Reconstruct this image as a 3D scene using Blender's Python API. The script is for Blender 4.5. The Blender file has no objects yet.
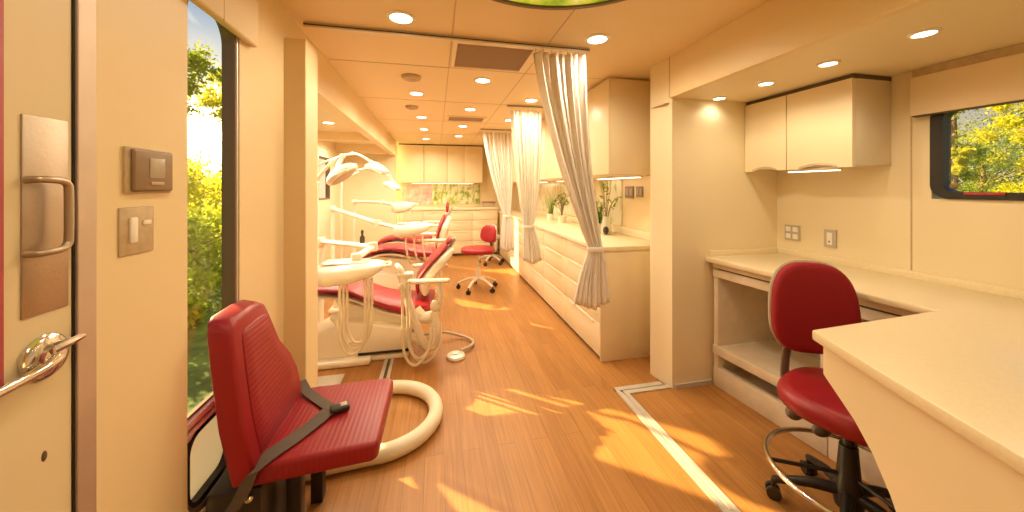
import bpy, bmesh, math, random
from mathutils import Vector, Matrix
PI = math.pi
random.seed(7)
sc = bpy.context.scene
COL = sc.collection

# ------------------------------------------------------------------ materials
def nodes(name):
    m = bpy.data.materials.new(name); m.use_nodes = True
    nt = m.node_tree
    return m, nt, nt.nodes['Principled BSDF']

def mat(name, col, rough=0.5, metal=0.0, bump=0.0, bscale=60.0, spec=0.5, var=0.0, vscale=6.0, coat=0.0):
    m, nt, b = nodes(name)
    b.inputs['Base Color'].default_value = (*col, 1)
    b.inputs['Roughness'].default_value = rough
    b.inputs['Metallic'].default_value = metal
    b.inputs['Specular IOR Level'].default_value = spec
    b.inputs['Coat Weight'].default_value = coat
    tc = nt.nodes.new('ShaderNodeTexCoord')
    if var > 0:
        n = nt.nodes.new('ShaderNodeTexNoise'); n.inputs['Scale'].default_value = vscale; n.inputs['Detail'].default_value = 4
        r = nt.nodes.new('ShaderNodeValToRGB')
        r.color_ramp.elements[0].position = .3; r.color_ramp.elements[1].position = .7
        r.color_ramp.elements[0].color = (*[c*(1-var) for c in col], 1)
        r.color_ramp.elements[1].color = (*[min(1, c*(1+var)) for c in col], 1)
        nt.links.new(tc.outputs['Object'], n.inputs['Vector'])
        nt.links.new(n.outputs['Fac'], r.inputs['Fac']); nt.links.new(r.outputs['Color'], b.inputs['Base Color'])
    if bump > 0:
        n2 = nt.nodes.new('ShaderNodeTexNoise'); n2.inputs['Scale'].default_value = bscale; n2.inputs['Detail'].default_value = 3
        bp = nt.nodes.new('ShaderNodeBump'); bp.inputs['Strength'].default_value = bump; bp.inputs['Distance'].default_value = .01
        nt.links.new(tc.outputs['Object'], n2.inputs['Vector'])
        nt.links.new(n2.outputs['Fac'], bp.inputs['Height']); nt.links.new(bp.outputs['Normal'], b.inputs['Normal'])
    return m

def emit(name, col, s):
    m, nt, b = nodes(name)
    b.inputs['Base Color'].default_value = (*col, 1)
    b.inputs['Emission Color'].default_value = (*col, 1)
    b.inputs['Emission Strength'].default_value = s
    return m

def floor_mat():
    m, nt, b = nodes('wood_plank_floor')
    tc = nt.nodes.new('ShaderNodeTexCoord')
    mp = nt.nodes.new('ShaderNodeMapping'); mp.inputs['Rotation'].default_value = (0, 0, PI/2)
    nt.links.new(tc.outputs['Object'], mp.inputs['Vector'])
    br = nt.nodes.new('ShaderNodeTexBrick')
    br.inputs['Scale'].default_value = 1.0
    br.inputs['Brick Width'].default_value = 1.1; br.inputs['Row Height'].default_value = .095
    br.inputs['Mortar Size'].default_value = .0012; br.offset = .37
    br.inputs['Color1'].default_value = (.45, .215, .062, 1)
    br.inputs['Color2'].default_value = (.38, .172, .046, 1)
    br.inputs['Mortar'].default_value = (.27, .11, .03, 1)
    nt.links.new(mp.outputs['Vector'], br.inputs['Vector'])
    mp2 = nt.nodes.new('ShaderNodeMapping'); mp2.inputs['Scale'].default_value = (38, 1.6, 1)
    nt.links.new(tc.outputs['Object'], mp2.inputs['Vector'])
    n = nt.nodes.new('ShaderNodeTexNoise'); n.inputs['Scale'].default_value = 2.2; n.inputs['Detail'].default_value = 5
    nt.links.new(mp2.outputs['Vector'], n.inputs['Vector'])
    r = nt.nodes.new('ShaderNodeValToRGB')
    r.color_ramp.elements[0].position = .3; r.color_ramp.elements[0].color = (.82, .80, .78, 1)
    r.color_ramp.elements[1].position = .7; r.color_ramp.elements[1].color = (1.08, 1.06, 1.04, 1)
    nt.links.new(n.outputs['Fac'], r.inputs['Fac'])
    mx = nt.nodes.new('ShaderNodeMix'); mx.data_type = 'RGBA'; mx.blend_type = 'MULTIPLY'; mx.inputs['Factor'].default_value = 1
    nt.links.new(br.outputs['Color'], mx.inputs['A']); nt.links.new(r.outputs['Color'], mx.inputs['B'])
    nt.links.new(mx.outputs['Result'], b.inputs['Base Color'])
    b.inputs['Roughness'].default_value = .42
    b.inputs['Specular IOR Level'].default_value = .35
    return m

def ribbed(name, col, axis='Z', scale=14.0, strength=.5, rough=.45):
    m, nt, b = nodes(name)
    b.inputs['Base Color'].default_value = (*col, 1); b.inputs['Roughness'].default_value = rough
    tc = nt.nodes.new('ShaderNodeTexCoord')
    w = nt.nodes.new('ShaderNodeTexWave'); w.wave_type = 'BANDS'; w.bands_direction = axis
    w.inputs['Scale'].default_value = scale; w.inputs['Distortion'].default_value = 0
    bp = nt.nodes.new('ShaderNodeBump'); bp.inputs['Strength'].default_value = strength; bp.inputs['Distance'].default_value = .006
    nt.links.new(tc.outputs['Object'], w.inputs['Vector'])
    nt.links.new(w.outputs['Fac'], bp.inputs['Height']); nt.links.new(bp.outputs['Normal'], b.inputs['Normal'])
    return m

def print_mat(name, stops, scale, rough=.25, emission=0.0, stretch=(1, 1, 1)):
    m, nt, b = nodes(name)
    tc = nt.nodes.new('ShaderNodeTexCoord')
    mp = nt.nodes.new('ShaderNodeMapping'); mp.inputs['Scale'].default_value = stretch
    nt.links.new(tc.outputs['Object'], mp.inputs['Vector'])
    n = nt.nodes.new('ShaderNodeTexNoise'); n.inputs['Scale'].default_value = scale; n.inputs['Detail'].default_value = 6
    n.inputs['Roughness'].default_value = .62
    nt.links.new(mp.outputs['Vector'], n.inputs['Vector'])
    r = nt.nodes.new('ShaderNodeValToRGB')
    e = r.color_ramp.elements
    e[0].position, e[0].color = stops[0][0], (*stops[0][1], 1)
    e[1].position, e[1].color = stops[-1][0], (*stops[-1][1], 1)
    for p, c in stops[1:-1]:
        x = e.new(p); x.color = (*c, 1)
    nt.links.new(n.outputs['Fac'], r.inputs['Fac'])
    nt.links.new(r.outputs['Color'], b.inputs['Base Color'])
    b.inputs['Roughness'].default_value = rough
    if emission:
        nt.links.new(r.outputs['Color'], b.inputs['Emission Color']); b.inputs['Emission Strength'].default_value = emission
    return m

def glass_mat():
    m = bpy.data.materials.new('window_glass'); m.use_nodes = True
    nt = m.node_tree; nt.nodes.remove(nt.nodes['Principled BSDF'])
    t = nt.nodes.new('ShaderNodeBsdfTransparent'); t.inputs['Color'].default_value = (.97, .98, .97, 1)
    g = nt.nodes.new('ShaderNodeBsdfGlossy'); g.inputs['Roughness'].default_value = .05
    mx = nt.nodes.new('ShaderNodeMixShader'); mx.inputs['Fac'].default_value = .05
    nt.links.new(t.outputs[0], mx.inputs[1]); nt.links.new(g.outputs[0], mx.inputs[2])
    nt.links.new(mx.outputs[0], nt.nodes['Material Output'].inputs['Surface'])
    return m

def cloth_mat(name, col, trans=.35):
    m = bpy.data.materials.new(name); m.use_nodes = True
    nt = m.node_tree; nt.nodes.remove(nt.nodes['Principled BSDF'])
    d = nt.nodes.new('ShaderNodeBsdfDiffuse'); d.inputs['Color'].default_value = (*col, 1)
    t = nt.nodes.new('ShaderNodeBsdfTranslucent'); t.inputs['Color'].default_value = (*col, 1)
    mx = nt.nodes.new('ShaderNodeMixShader'); mx.inputs['Fac'].default_value = trans
    nt.links.new(d.outputs[0], mx.inputs[1]); nt.links.new(t.outputs[0], mx.inputs[2])
    nt.links.new(mx.outputs[0], nt.nodes['Material Output'].inputs['Surface'])
    return m

M = {}
M['wall'] = mat('cream_wall_panel', (.79, .645, .385), .45, var=.015, vscale=2)
M['wall_pale'] = mat('pale_wall_panel', (.80, .70, .48), .45)
M['ceiling'] = mat('beige_ceiling_panel', (.84, .69, .43), .55)
M['floor'] = floor_mat()
M['door'] = mat('cream_door_paint', (.72, .62, .40), .4)
M['steel'] = mat('brushed_steel', (.50, .42, .34), .42, 1.0, bump=.05, bscale=160)
M['steel_soft'] = mat('dull_steel_strip', (.60, .50, .42), .5, .75, var=.06, vscale=9)
M['chrome'] = mat('chrome', (.75, .73, .70), .14, 1.0)
M['gasket'] = mat('black_rubber', (.018, .014, .012), .5)
M['bronze'] = mat('bronze_window_frame', (.17, .105, .06), .42, .2)
M['alu'] = mat('pale_aluminium', (.74, .69, .62), .38, .4)
M['glass'] = glass_mat()
M['frost'] = cloth_mat('milky_pane', (.62, .58, .53), .5)
M['plate_tan'] = mat('tan_switch_plate', (.52, .40, .24), .45, var=.12, vscale=40)
M['plate_grey'] = mat('grey_outlet_plate', (.50, .45, .37), .45)
M['plate_dark'] = mat('dark_grey_outlet_plate', (.26, .215, .17), .45)
M['rocker'] = mat('white_plastic', (.86, .82, .74), .35)
M['brown_plastic'] = mat('brown_plastic', (.26, .165, .085), .4)
M['screen'] = mat('grey_lcd', (.42, .35, .27), .25)
M['red'] = mat('red_vinyl', (.31, .008, .017), .40)
M['red_rib'] = ribbed('red_ribbed_vinyl', (.29, .008, .017), 'Z', 17, .16, .42)
M['red_rib_seat'] = ribbed('red_ribbed_seat_vinyl', (.29, .008, .017), 'X', 17, .09, .42)
M['red_chair'] = mat('red_chair_leather', (.34, .012, .022), .36)
M['red_fabric'] = mat('dark_red_fabric', (.30, .005, .012), .75, bump=.25, bscale=300)
M['black'] = mat('black_plastic', (.022, .019, .017), .42)
M['dark_grey'] = mat('dark_grey_plastic', (.17, .14, .11), .4)
M['black_metal'] = mat('black_metal', (.03, .025, .022), .38, .3)
M['webbing'] = ribbed('grey_seat_belt_webbing', (.105, .085, .066), 'Y', 60, .25, .75)
M['cream_tube'] = mat('cream_hose', (.80, .72, .55), .5)
M['dental_white'] = mat('ivory_enamel', (.86, .79, .65), .28)
M['dental_grey'] = mat('warm_grey_plastic', (.50, .45, .37), .45)
M['hose'] = mat('ivory_tubing', (.74, .64, .48), .4)
M['laminate'] = mat('cream_laminate', (.80, .69, .46), .38, var=.02, vscale=3)
M['laminate_pale'] = mat('pale_laminate', (.72, .64, .50), .34)
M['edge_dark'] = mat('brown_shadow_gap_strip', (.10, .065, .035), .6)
M['counter'] = mat('cream_stone_worktop', (.80, .70, .48), .28, var=.035, vscale=130)
M['desk_wood'] = mat('limed_wood', (.74, .64, .50), .5, var=.06, vscale=12)
M['strip'] = mat('white_floor_strip', (.58, .54, .47), .4, .2)
M['valance'] = mat('cream_padded_vinyl', (.80, .67, .46), .6)
M['curtain'] = cloth_mat('white_curtain_cloth', (.95, .91, .86), .3)
M['curtain_warm'] = cloth_mat('ivory_curtain_cloth', (.95, .92, .84), .35)
M['vent'] = mat('taupe_grille', (.47, .35, .25), .6)
M['lens'] = emit('light_lens', (1, .86, .66), 14)
M['tube_light'] = emit('strip_light_lens', (1, .86, .66), 7)
M['dome'] = print_mat('leaf_ceiling_print', [(.30, (.10, .22, .01)), (.45, (.33, .47, .02)), (.58, (.62, .66, .08)), (.72, (.9, .85, .55))], 7, .3, 0.9)
M['pink'] = print_mat('pink_blossom_print', [(.3, (.55, .28, .28)), (.5, (.74, .48, .46)), (.7, (.88, .74, .68))], 7)
M['green_print'] = print_mat('green_leaf_print', [(.30, (.10, .17, .02)), (.42, (.34, .44, .10)), (.50, (.62, .64, .30)), (.58, (.86, .82, .62))], 8, stretch=(1.3, 1.3, .8))
M['pale_print'] = print_mat('pale_leaf_print', [(.30, (.20, .30, .05)), (.38, (.52, .55, .26)), (.46, (.82, .78, .56)), (.6, (.90, .84, .66))], 8, stretch=(1.2, 1.2, .7))
M['bark'] = mat('tree_bark', (.20, .13, .08), .9, bump=.6, bscale=20)
M['leaf_a'] = cloth_mat('yellow_green_leaves', (.66, .64, .05), .6)
M['leaf_b'] = cloth_mat('mid_green_leaves', (.36, .44, .05), .55)
M['leaf_c'] = cloth_mat('dark_green_leaves', (.09, .16, .025), .45)
M['grass'] = mat('meadow_grass', (.12, .18, .03), .9, var=.4, vscale=3)
M['blade'] = cloth_mat('grass_blades', (.24, .40, .05), .35)
M['twig'] = mat('dry_twig', (.25, .20, .10), .8)
M['pot'] = mat('dark_pot', (.06, .045, .03), .45)
M['clear'] = mat('pale_glass_vase', (.70, .72, .60), .1)
M['bottle'] = mat('dark_brown_bottle', (.07, .05, .03), .3)
M['red_mark'] = mat('red_handle_plastic', (.45, .03, .02), .5)
M['pink_red'] = mat('dusty_red_plastic', (.42, .07, .085), .5)

# ------------------------------------------------------------------ mesh builder
class MB:
    def __init__(s): s.bm = bmesh.new()
    def _absorb(s, b2, mtx=None):
        if mtx is not None: bmesh.ops.transform(b2, matrix=mtx, verts=b2.verts)
        me = bpy.data.meshes.new('tmp'); b2.to_mesh(me); b2.free()
        s.bm.from_mesh(me); bpy.data.meshes.remove(me)
    def box(s, x0, x1, y0, y1, z0, z1, r=0.0, seg=2, mtx=None):
        b = bmesh.new()
        vs = [b.verts.new((x, y, z)) for x in (x0, x1) for y in (y0, y1) for z in (z0, z1)]
        for f in ((0,1,3,2), (4,6,7,5), (0,4,5,1), (2,3,7,6), (0,2,6,4), (1,5,7,3)): b.faces.new([vs[i] for i in f])
        bmesh.ops.recalc_face_normals(b, faces=b.faces)
        if r > 0: bmesh.ops.bevel(b, geom=list(b.edges), offset=r, segments=seg, affect='EDGES', profile=.5)
        s._absorb(b, mtx); return s
    def prism(s, pts, axis, a, c, r=0.0, seg=2, mtx=None):
        # polygon pts in the two remaining axes (order xyz without axis), extruded from a to c
        b = bmesh.new()
        def P(p, t):
            return {'x': (t, p[0], p[1]), 'y': (p[0], t, p[1]), 'z': (p[0], p[1], t)}[axis]
        v0 = [b.verts.new(P(p, a)) for p in pts]; v1 = [b.verts.new(P(p, c)) for p in pts]
        n = len(pts)
        b.faces.new(v0); b.faces.new(v1[::-1])
        for i in range(n): b.faces.new((v0[i], v1[i], v1[(i+1) % n], v0[(i+1) % n]))
        bmesh.ops.recalc_face_normals(b, faces=b.faces)
        if r > 0: bmesh.ops.bevel(b, geom=list(b.edges), offset=r, segments=seg, affect='EDGES', profile=.5)
        s._absorb(b, mtx); return s
    def ring(s, outer, inner, axis, a, c):
        # frame between two loops of the same length, extruded
        b = bmesh.new(); n = len(outer)
        def P(p, t):
            return {'x': (t, p[0], p[1]), 'y': (p[0], t, p[1]), 'z': (p[0], p[1], t)}[axis]
        L = [[b.verts.new(P(p, t)) for p in q] for t in (a, c) for q in (outer, inner)]
        for i in range(n):
            j = (i+1) % n
            b.faces.new((L[0][i], L[0][j], L[1][j], L[1][i])); b.faces.new((L[2][i], L[3][i], L[3][j], L[2][j]))
            b.faces.new((L[0][i], L[2][i], L[2][j], L[0][j])); b.faces.new((L[1][i], L[1][j], L[3][j], L[3][i]))
        bmesh.ops.recalc_face_normals(b, faces=b.faces)
        s._absorb(b); return s
    def tube(s, pts, r, seg=10, smooth=0, closed=False, flat=None):
        pts = [Vector(p) for p in pts]
        rs = r if isinstance(r, (list, tuple)) else [r]*len(pts)
        if smooth:
            np_, nr = [], []
            n = len(pts); rng = n if closed else n-1
            for i in range(rng):
                p0 = pts[(i-1) % n] if (closed or i > 0) else pts[0]
                p1, p2 = pts[i], pts[(i+1) % n]
                p3 = pts[(i+2) % n] if (closed or i+2 < n) else pts[-1]
                for k in range(smooth):
                    t = k/smooth
                    np_.append(.5*((2*p1)+(p2-p0)*t+(2*p0-5*p1+4*p2-p3)*t*t+(3*p1-p0-3*p2+p3)*t**3))
                    nr.append(rs[i]+(rs[(i+1) % n]-rs[i])*t)
            if not closed: np_.append(pts[-1]); nr.append(rs[-1])
            pts, rs = np_, nr
        b = bmesh.new(); n = len(pts); rings = []; up = None
        for i, p in enumerate(pts):
            if closed: d = pts[(i+1) % n]-pts[i-1]
            else: d = (pts[min(i+1, n-1)]-pts[max(i-1, 0)])
            if d.length < 1e-9: d = Vector((0, 0, 1))
            d.normalize()
            if up is None:
                up = Vector((0, 0, 1)) if abs(d.z) < .9 else Vector((1, 0, 0))
            sx = d.cross(up)
            if sx.length < 1e-6: sx = d.cross(Vector((0, 1, 0)))
            sx.normalize(); up = sx.cross(d).normalized()
            fl = flat or (1, 1)
            rings.append([b.verts.new(p+(sx*math.cos(2*PI*k/seg)*fl[0]+up*math.sin(2*PI*k/seg)*fl[1])*rs[i]) for k in range(seg)])
        for i in range(n if closed else n-1):
            A, B = rings[i], rings[(i+1) % n]
            for k in range(seg): b.faces.new((A[k], A[(k+1) % seg], B[(k+1) % seg], B[k]))
        if not closed: b.faces.new(rings[0][::-1]); b.faces.new(rings[-1])
        bmesh.ops.recalc_face_normals(b, faces=b.faces)
        s._absorb(b); return s
    def cyl(s, p0, p1, r0, r1=None, seg=16): return s.tube([p0, p1], [r0, r0 if r1 is None else r1], seg)
    def lathe(s, prof, c=(0, 0, 0), seg=24, mtx=None):
        b = bmesh.new(); R = []
        for r, z in prof:
            R.append([b.verts.new((c[0]+r*math.cos(2*PI*k/seg), c[1]+r*math.sin(2*PI*k/seg), c[2]+z)) for k in range(seg)])
        for A, B in zip(R, R[1:]):
            for k in range(seg): b.faces.new((A[k], A[(k+1) % seg], B[(k+1) % seg], B[k]))
        b.faces.new(R[0][::-1]); b.faces.new(R[-1])
        bmesh.ops.recalc_face_normals(b, faces=b.faces)
        s._absorb(b, mtx); return s
    def ball(s, c, r, u=16, v=10):
        b = bmesh.new(); bmesh.ops.create_uvsphere(b, u_segments=u, v_segments=v, radius=1)
        rr = (r, r, r) if not isinstance(r, (tuple, list)) else r
        s._absorb(b, Matrix.Translation(c) @ Matrix.Diagonal((*rr, 1))); return s
    def loft(s, rings):
        b = bmesh.new(); R = [[b.verts.new(p) for p in q] for q in rings]; n = len(R[0])
        for A, B in zip(R, R[1:]):
            for k in range(n): b.faces.new((A[k], A[(k+1) % n], B[(k+1) % n], B[k]))
        b.faces.new(R[0][::-1]); b.faces.new(R[-1])
        bmesh.ops.recalc_face_normals(b, faces=b.faces)
        s._absorb(b); return s
    def pad(s, path, half_w, thick, yc=0.0, n=24, p=3.2, cap=True):
        # upholstered pad following a path in the XZ plane; half_w, thick per point
        pts = [Vector((q[0], 0, q[1])) for q in path]; k = len(pts)
        hw = half_w if isinstance(half_w, (list, tuple)) else [half_w]*k
        th = thick if isinstance(thick, (list, tuple)) else [thick]*k
        P2, H2, T2 = [], [], []
        for i in range(k-1):
            p0, p1, p2, p3 = pts[max(i-1, 0)], pts[i], pts[i+1], pts[min(i+2, k-1)]
            for j in range(6):
                t = j/6
                P2.append(.5*((2*p1)+(p2-p0)*t+(2*p0-5*p1+4*p2-p3)*t*t+(3*p1-p0-3*p2+p3)*t**3))
                H2.append(hw[i]+(hw[i+1]-hw[i])*t); T2.append(th[i]+(th[i+1]-th[i])*t)
        P2.append(pts[-1]); H2.append(hw[-1]); T2.append(th[-1])
        rings = []; K = len(P2)
        for i in range(K):
            d = (P2[min(i+1, K-1)]-P2[max(i-1, 0)]).normalized(); nn = Vector((-d.z, 0, d.x))
            rings.append((P2[i], d, nn, H2[i], T2[i]/2))
        out = []
        def sup(a, e): return math.copysign(abs(a)**(2/e), a)
        def mk(c, nn, h, t): return [c+Vector((0, yc+h*sup(math.cos(2*PI*q/n), p), 0))+nn*(t*sup(math.sin(2*PI*q/n), p)) for q in range(n)]
        c, d, nn, h, t = rings[0]
        for e, f in ((1, .35), (.75, .75), (.35, .94)): out.append(mk(c-d*t*e, nn, h*(1-(1-f)*min(1, t/h)), t*f))
        for c, d, nn, h, t in rings: out.append(mk(c, nn, h, t))
        c, d, nn, h, t = rings[-1]
        for e, f in ((.35, .94), (.75, .75), (1, .35)): out.append(mk(c+d*t*e, nn, h*(1-(1-f)*min(1, t/h)), t*f))
        return s.loft(out)
    def build(s, name, material, parent=None, smooth=True, angle=38):
        me = bpy.data.meshes.new(name)
        vs = s.bm.verts
        if parent is not None:
            off = world_loc(parent)
        else:
            xs = [v.co.x for v in vs]; ys = [v.co.y for v in vs]; zs = [v.co.z for v in vs]
            off = Vector(((min(xs)+max(xs))/2, (min(ys)+max(ys))/2, min(zs)))
        bmesh.ops.translate(s.bm, verts=list(vs), vec=-off)
        s.bm.to_mesh(me); s.bm.free()
        if smooth:
            for p in me.polygons: p.use_smooth = True
            me.set_sharp_from_angle(angle=math.radians(angle))
        o = bpy.data.objects.new(name, me); COL.objects.link(o)
        me.materials.append(material)
        if parent is not None: o.parent = parent
        else: o.location = off
        return o

def world_loc(o):
    v = Vector(o.location)
    while o.parent: o = o.parent; v += Vector(o.location)
    return v

def tag(o, label, cat, group=None, kind=None):
    o['label'] = label; o['category'] = cat
    if group: o['group'] = group
    if kind: o['kind'] = kind
    return o
def thing(name, label, cat, loc=(0, 0, 0), group=None):
    o = bpy.data.objects.new(name, None); o.empty_display_size = .05; COL.objects.link(o); o.location = loc
    return tag(o, label, cat, group)
def struct(name, mb, m, label=None, parent=None, smooth=False):
    o = mb.build(name, m, parent, smooth=smooth)
    if parent is None:
        o['kind'] = 'structure'
        if label: o['label'] = label; o['category'] = name.split('_')[0]
    return o
def copy_tree(o, parent=None):
    c = o.copy(); COL.objects.link(c)
    if parent is not None: c.parent = parent
    for ch in list(o.children): copy_tree(ch, c)
    return c
def rrect(a0, a1, b0, b1, r, seg=6):
    pts = []
    for cx, cy, st in ((a1-r, b1-r, 0), (a0+r, b1-r, PI/2), (a0+r, b0+r, PI), (a1-r, b0+r, 1.5*PI)):
        for k in range(seg+1):
            t = st+PI/2*k/seg; pts.append((cx+r*math.cos(t), cy+r*math.sin(t)))
    return pts

CEIL, SOF = 2.28, 2.0
# ------------------------------------------------------------------ shell
struct('floor', MB().prism([(-.79, -1.9), (1.66, -1.9), (1.66, -.46), (2.56, -.46), (2.56, 2.29), (1.96, 2.29), (1.96, 7.75), (-.86, 7.75), (-.86, 6.98), (-1.72, 6.98), (-1.72, 3.42), (-1.14, 2.27), (-1.0, 1.99), (-.79, 1.99)], 'z', -.12, 0), M['floor'], 'orange brown wood plank floor running down the room')
struct('ceiling', MB().box(-.86, 1.95, -1.9, 7.75, CEIL, CEIL+.08), M['ceiling'], 'beige panelled main ceiling with recessed lights')
sm = MB()
for y in (.55, 2.62, 3.65, 4.75, 5.85): sm.box(-.73, 1.54, y, y+.006, CEIL-.002, CEIL+.004)
for x in (.09, .68): sm.box(x, x+.006, .55, 7.2, CEIL-.002, CEIL+.004)
struct('trim_ceiling', sm, M['plate_tan'], 'thin joint lines between ceiling panels')

wl = MB()
XW0, XW1 = -.79, -.74
wl.box(XW0, XW1, -1.9, .08, 0, CEIL)
wl.box(XW0, XW1, .08, .915, 2.12, CEIL)
wl.box(XW0, XW1, .95, 1.24, 0, CEIL)
wl.box(XW0, XW1, 1.24, 1.525, 0, .33); wl.box(XW0, XW1, 1.24, 1.525, 2.03, CEIL)
wl.box(XW0, XW1, 1.525, 1.99, 0, CEIL)
struct('wall_left', wl, M['wall'], 'cream panelled wall with entry door and tall window')
struct('trim_jamb', MB().box(XW0, -.7385, .909, .951, 0, CEIL, .002), M['steel_soft'], 'vertical steel jamb strip beside the entry door')
struct('trim_post', MB().box(-.86, -.64, 1.92, 2.10, 0, 2.13, .004), M['wall'], 'square cream post at the start of the chair alcove')
struct('trim_header', MB().box(-.84, -.745, 1.99, 6.9, SOF, CEIL), M['wall'], 'long cream header beam above the chair alcove')
struct('wall_alcove', MB().prism([(-.84, 1.99), (-1.0, 2.02), (-1.14, 2.31), (-1.14+.09, 2.31), (-.92, 2.1), (-.80, 2.1)], 'z', 0, 2.16), M['wall_pale'], 'short slanted end wall of the chair alcove')
# slanted wall with a window opening; runs from (-1.14,2.31) to (-1.65,3.4)
A0, A1 = Vector((-1.10, 2.29)), Vector((-1.65, 3.42)); dv = (A1-A0).normalized(); nv = Vector((dv.y, -dv.x))
def slant(s0, s1, z0, z1, t0=-.03, t1=.03, mb=None):
    L = (A1-A0).length
    q = [A0+dv*L*s0+nv*t0, A0+dv*L*s1+nv*t0, A0+dv*L*s1+nv*t1, A0+dv*L*s0+nv*t1]
    return (mb or MB()).prism([(p.x, p.y) for p in q], 'z', z0, z1)
ws = MB()
slant(0, .10, 0, 2.16, mb=ws); slant(.62, 1.03, 0, 2.16, mb=ws); slant(.10, .62, 0, .52, mb=ws); slant(.10, .62, 1.92, 2.16, mb=ws)
struct('wall_alcove_slanted', ws, M['wall_pale'], 'slanted alcove wall with a window')
w4 = MB(); slant(.10, .125, .52, 1.92, mb=w4); slant(.595, .62, .52, 1.92, mb=w4); slant(.10, .62, .52, .545, mb=w4); slant(.10, .62, 1.895, 1.92, mb=w4)
slant(.10, .62, .80, .83, mb=w4); slant(.47, .485, .83, 1.9, mb=w4)
w4o = struct('window_4', w4, M['bronze'], 'bronze framed window in the slanted alcove wall')
slant(.12, .60, .54, 1.90, -.004, .004).build('pane', M['glass'], w4o, smooth=False)
wb = MB()
YA, YB, ZA, ZB = 3.64, 4.30, 1.0, 2.09
YC, YD = 5.45, 6.0
for y0, y1, z0, z1 in ((3.38, YA, 0, 2.16), (YB, YC, 0, 2.16), (YD, 6.95, 0, 2.16), (YA, YB, 0, ZA), (YA, YB, ZB, 2.16), (YC, YD, 0, 1.2), (YC, YD, 1.85, 2.16)):
    wb.box(-1.72, -1.65, y0, y1, z0, z1)
struct('wall_alcove_back', wb, M['wall_pale'], 'long back wall of the chair alcove with two windows')
def frame_x(x, y0, y1, z0, z1, w, name, label):
    f = MB().ring(rrect(y0, y1, z0, z1, .03), rrect(y0+w, y1-w, z0+w, z1-w, .02), 'x', x-.03, x+.03)
    o = struct(name, f, M['bronze'], label)
    MB().box(x-.004, x+.004, y0+w*.6, y1-w*.6, z0+w*.6, z1-w*.6).build('pane', M['glass'], o, smooth=False)
    return o
frame_x(-1.68, YA, YB, ZA, ZB, .025, 'window_3', 'bronze framed window behind the nearest dental chair')
frame_x(-1.68, YC, YD, 1.2, 1.85, .025, 'window_5', 'small window behind the farthest dental chair')
struct('wall_alcove_far', MB().box(-1.72, -.745, 6.9, 6.98, 0, CEIL), M['wall_pale'], 'far end wall of the chair alcove')
ca = MB().prism([(-.83, 2.08), (-1.0, 2.02), (-1.14, 2.28), (-1.69, 3.42), (-1.72, 6.95), (-.83, 6.95)], 'z', 2.13, 2.18)
struct('ceiling_alcove', ca, M['wall_pale'], 'lower pale ceiling over the dental chairs')
struct('trim_alcove_beam', MB().box(-1.65, -.84, 5.0, 5.12, 2.02, 2.13).box(-1.65, -.84, 6.3, 6.42, 1.98, 2.13), M['wall'], 'cross beams under the alcove ceiling')
struct('wall_back', MB().box(-.86, 2.0, 7.65, 7.75, 0, CEIL), M['wall'], 'far back wall behind the cabinets')
struct('wall_right', MB().box(1.86, 1.95, 2.28, 7.7, 0, CEIL), M['wall'], 'cream wall behind the long worktop')
struct('wall_partition', MB().prism([(1.556, 2.285), (1.556, 2.265), (1.586, 2.08), (2.56, 2.08), (2.56, 2.285)], 'z', 0, CEIL), M['wall_pale'], 'partition wall and column at the end of the desk recess')
struct('trim_column', MB().box(1.553, 1.60, 2.105, 2.262, SOF-.035, SOF-.031), M['plate_tan'], 'joint line across the column')
XR = 2.475
wr = MB()
RY0, RY1, RZ0, RZ1 = .30, 1.262, 1.325, 1.80
wr.box(XR, XR+.08, RY1, 2.08, 0, SOF+.04); wr.box(XR, XR+.08, -.45, RY0, 0, SOF+.04)
wr.box(XR, XR+.08, RY0, RY1, 0, RZ0); wr.box(XR, XR+.08, RY0, RY1, RZ1, SOF+.04)
struct('wall_right_recess', wr, M['wall_pale'], 'pale wall behind the desk with a black framed window')
struct('trim_wall_joint', MB().box(XR-.002, XR+.002, 1.335, 1.341, .93, RZ0+.45), M['plate_tan'], 'fine vertical joint in the desk wall')
struct('wall_near', MB().box(1.56, XR+.08, -.45, -.37, 0, SOF+.04).box(1.56, 1.64, -1.9, -.37, 0, CEIL), M['wall'], 'walls beyond the near end of the desk')
struct('wall_rear', MB().box(-.86, 1.66, -1.9, -1.82, 0, CEIL), M['wall'], 'end wall behind the viewpoint')
struct('ceiling_recess', MB().box(1.6, XR+.08, -.40, 2.09, SOF, SOF+.06), M['wall_pale'], 'low pale ceiling over the desk with recessed lights')
struct('trim_fascia_joint', MB().box(1.562, 1.568, 2.076, 2.081, SOF, CEIL), M['plate_tan'], 'vertical joint at the end of the fascia')
struct('trim_fascia', MB().box(1.565, 1.605, -.37, 2.082, SOF-.001, CEIL, .002), M['wall'], 'deep cream fascia above the desk recess')
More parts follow.
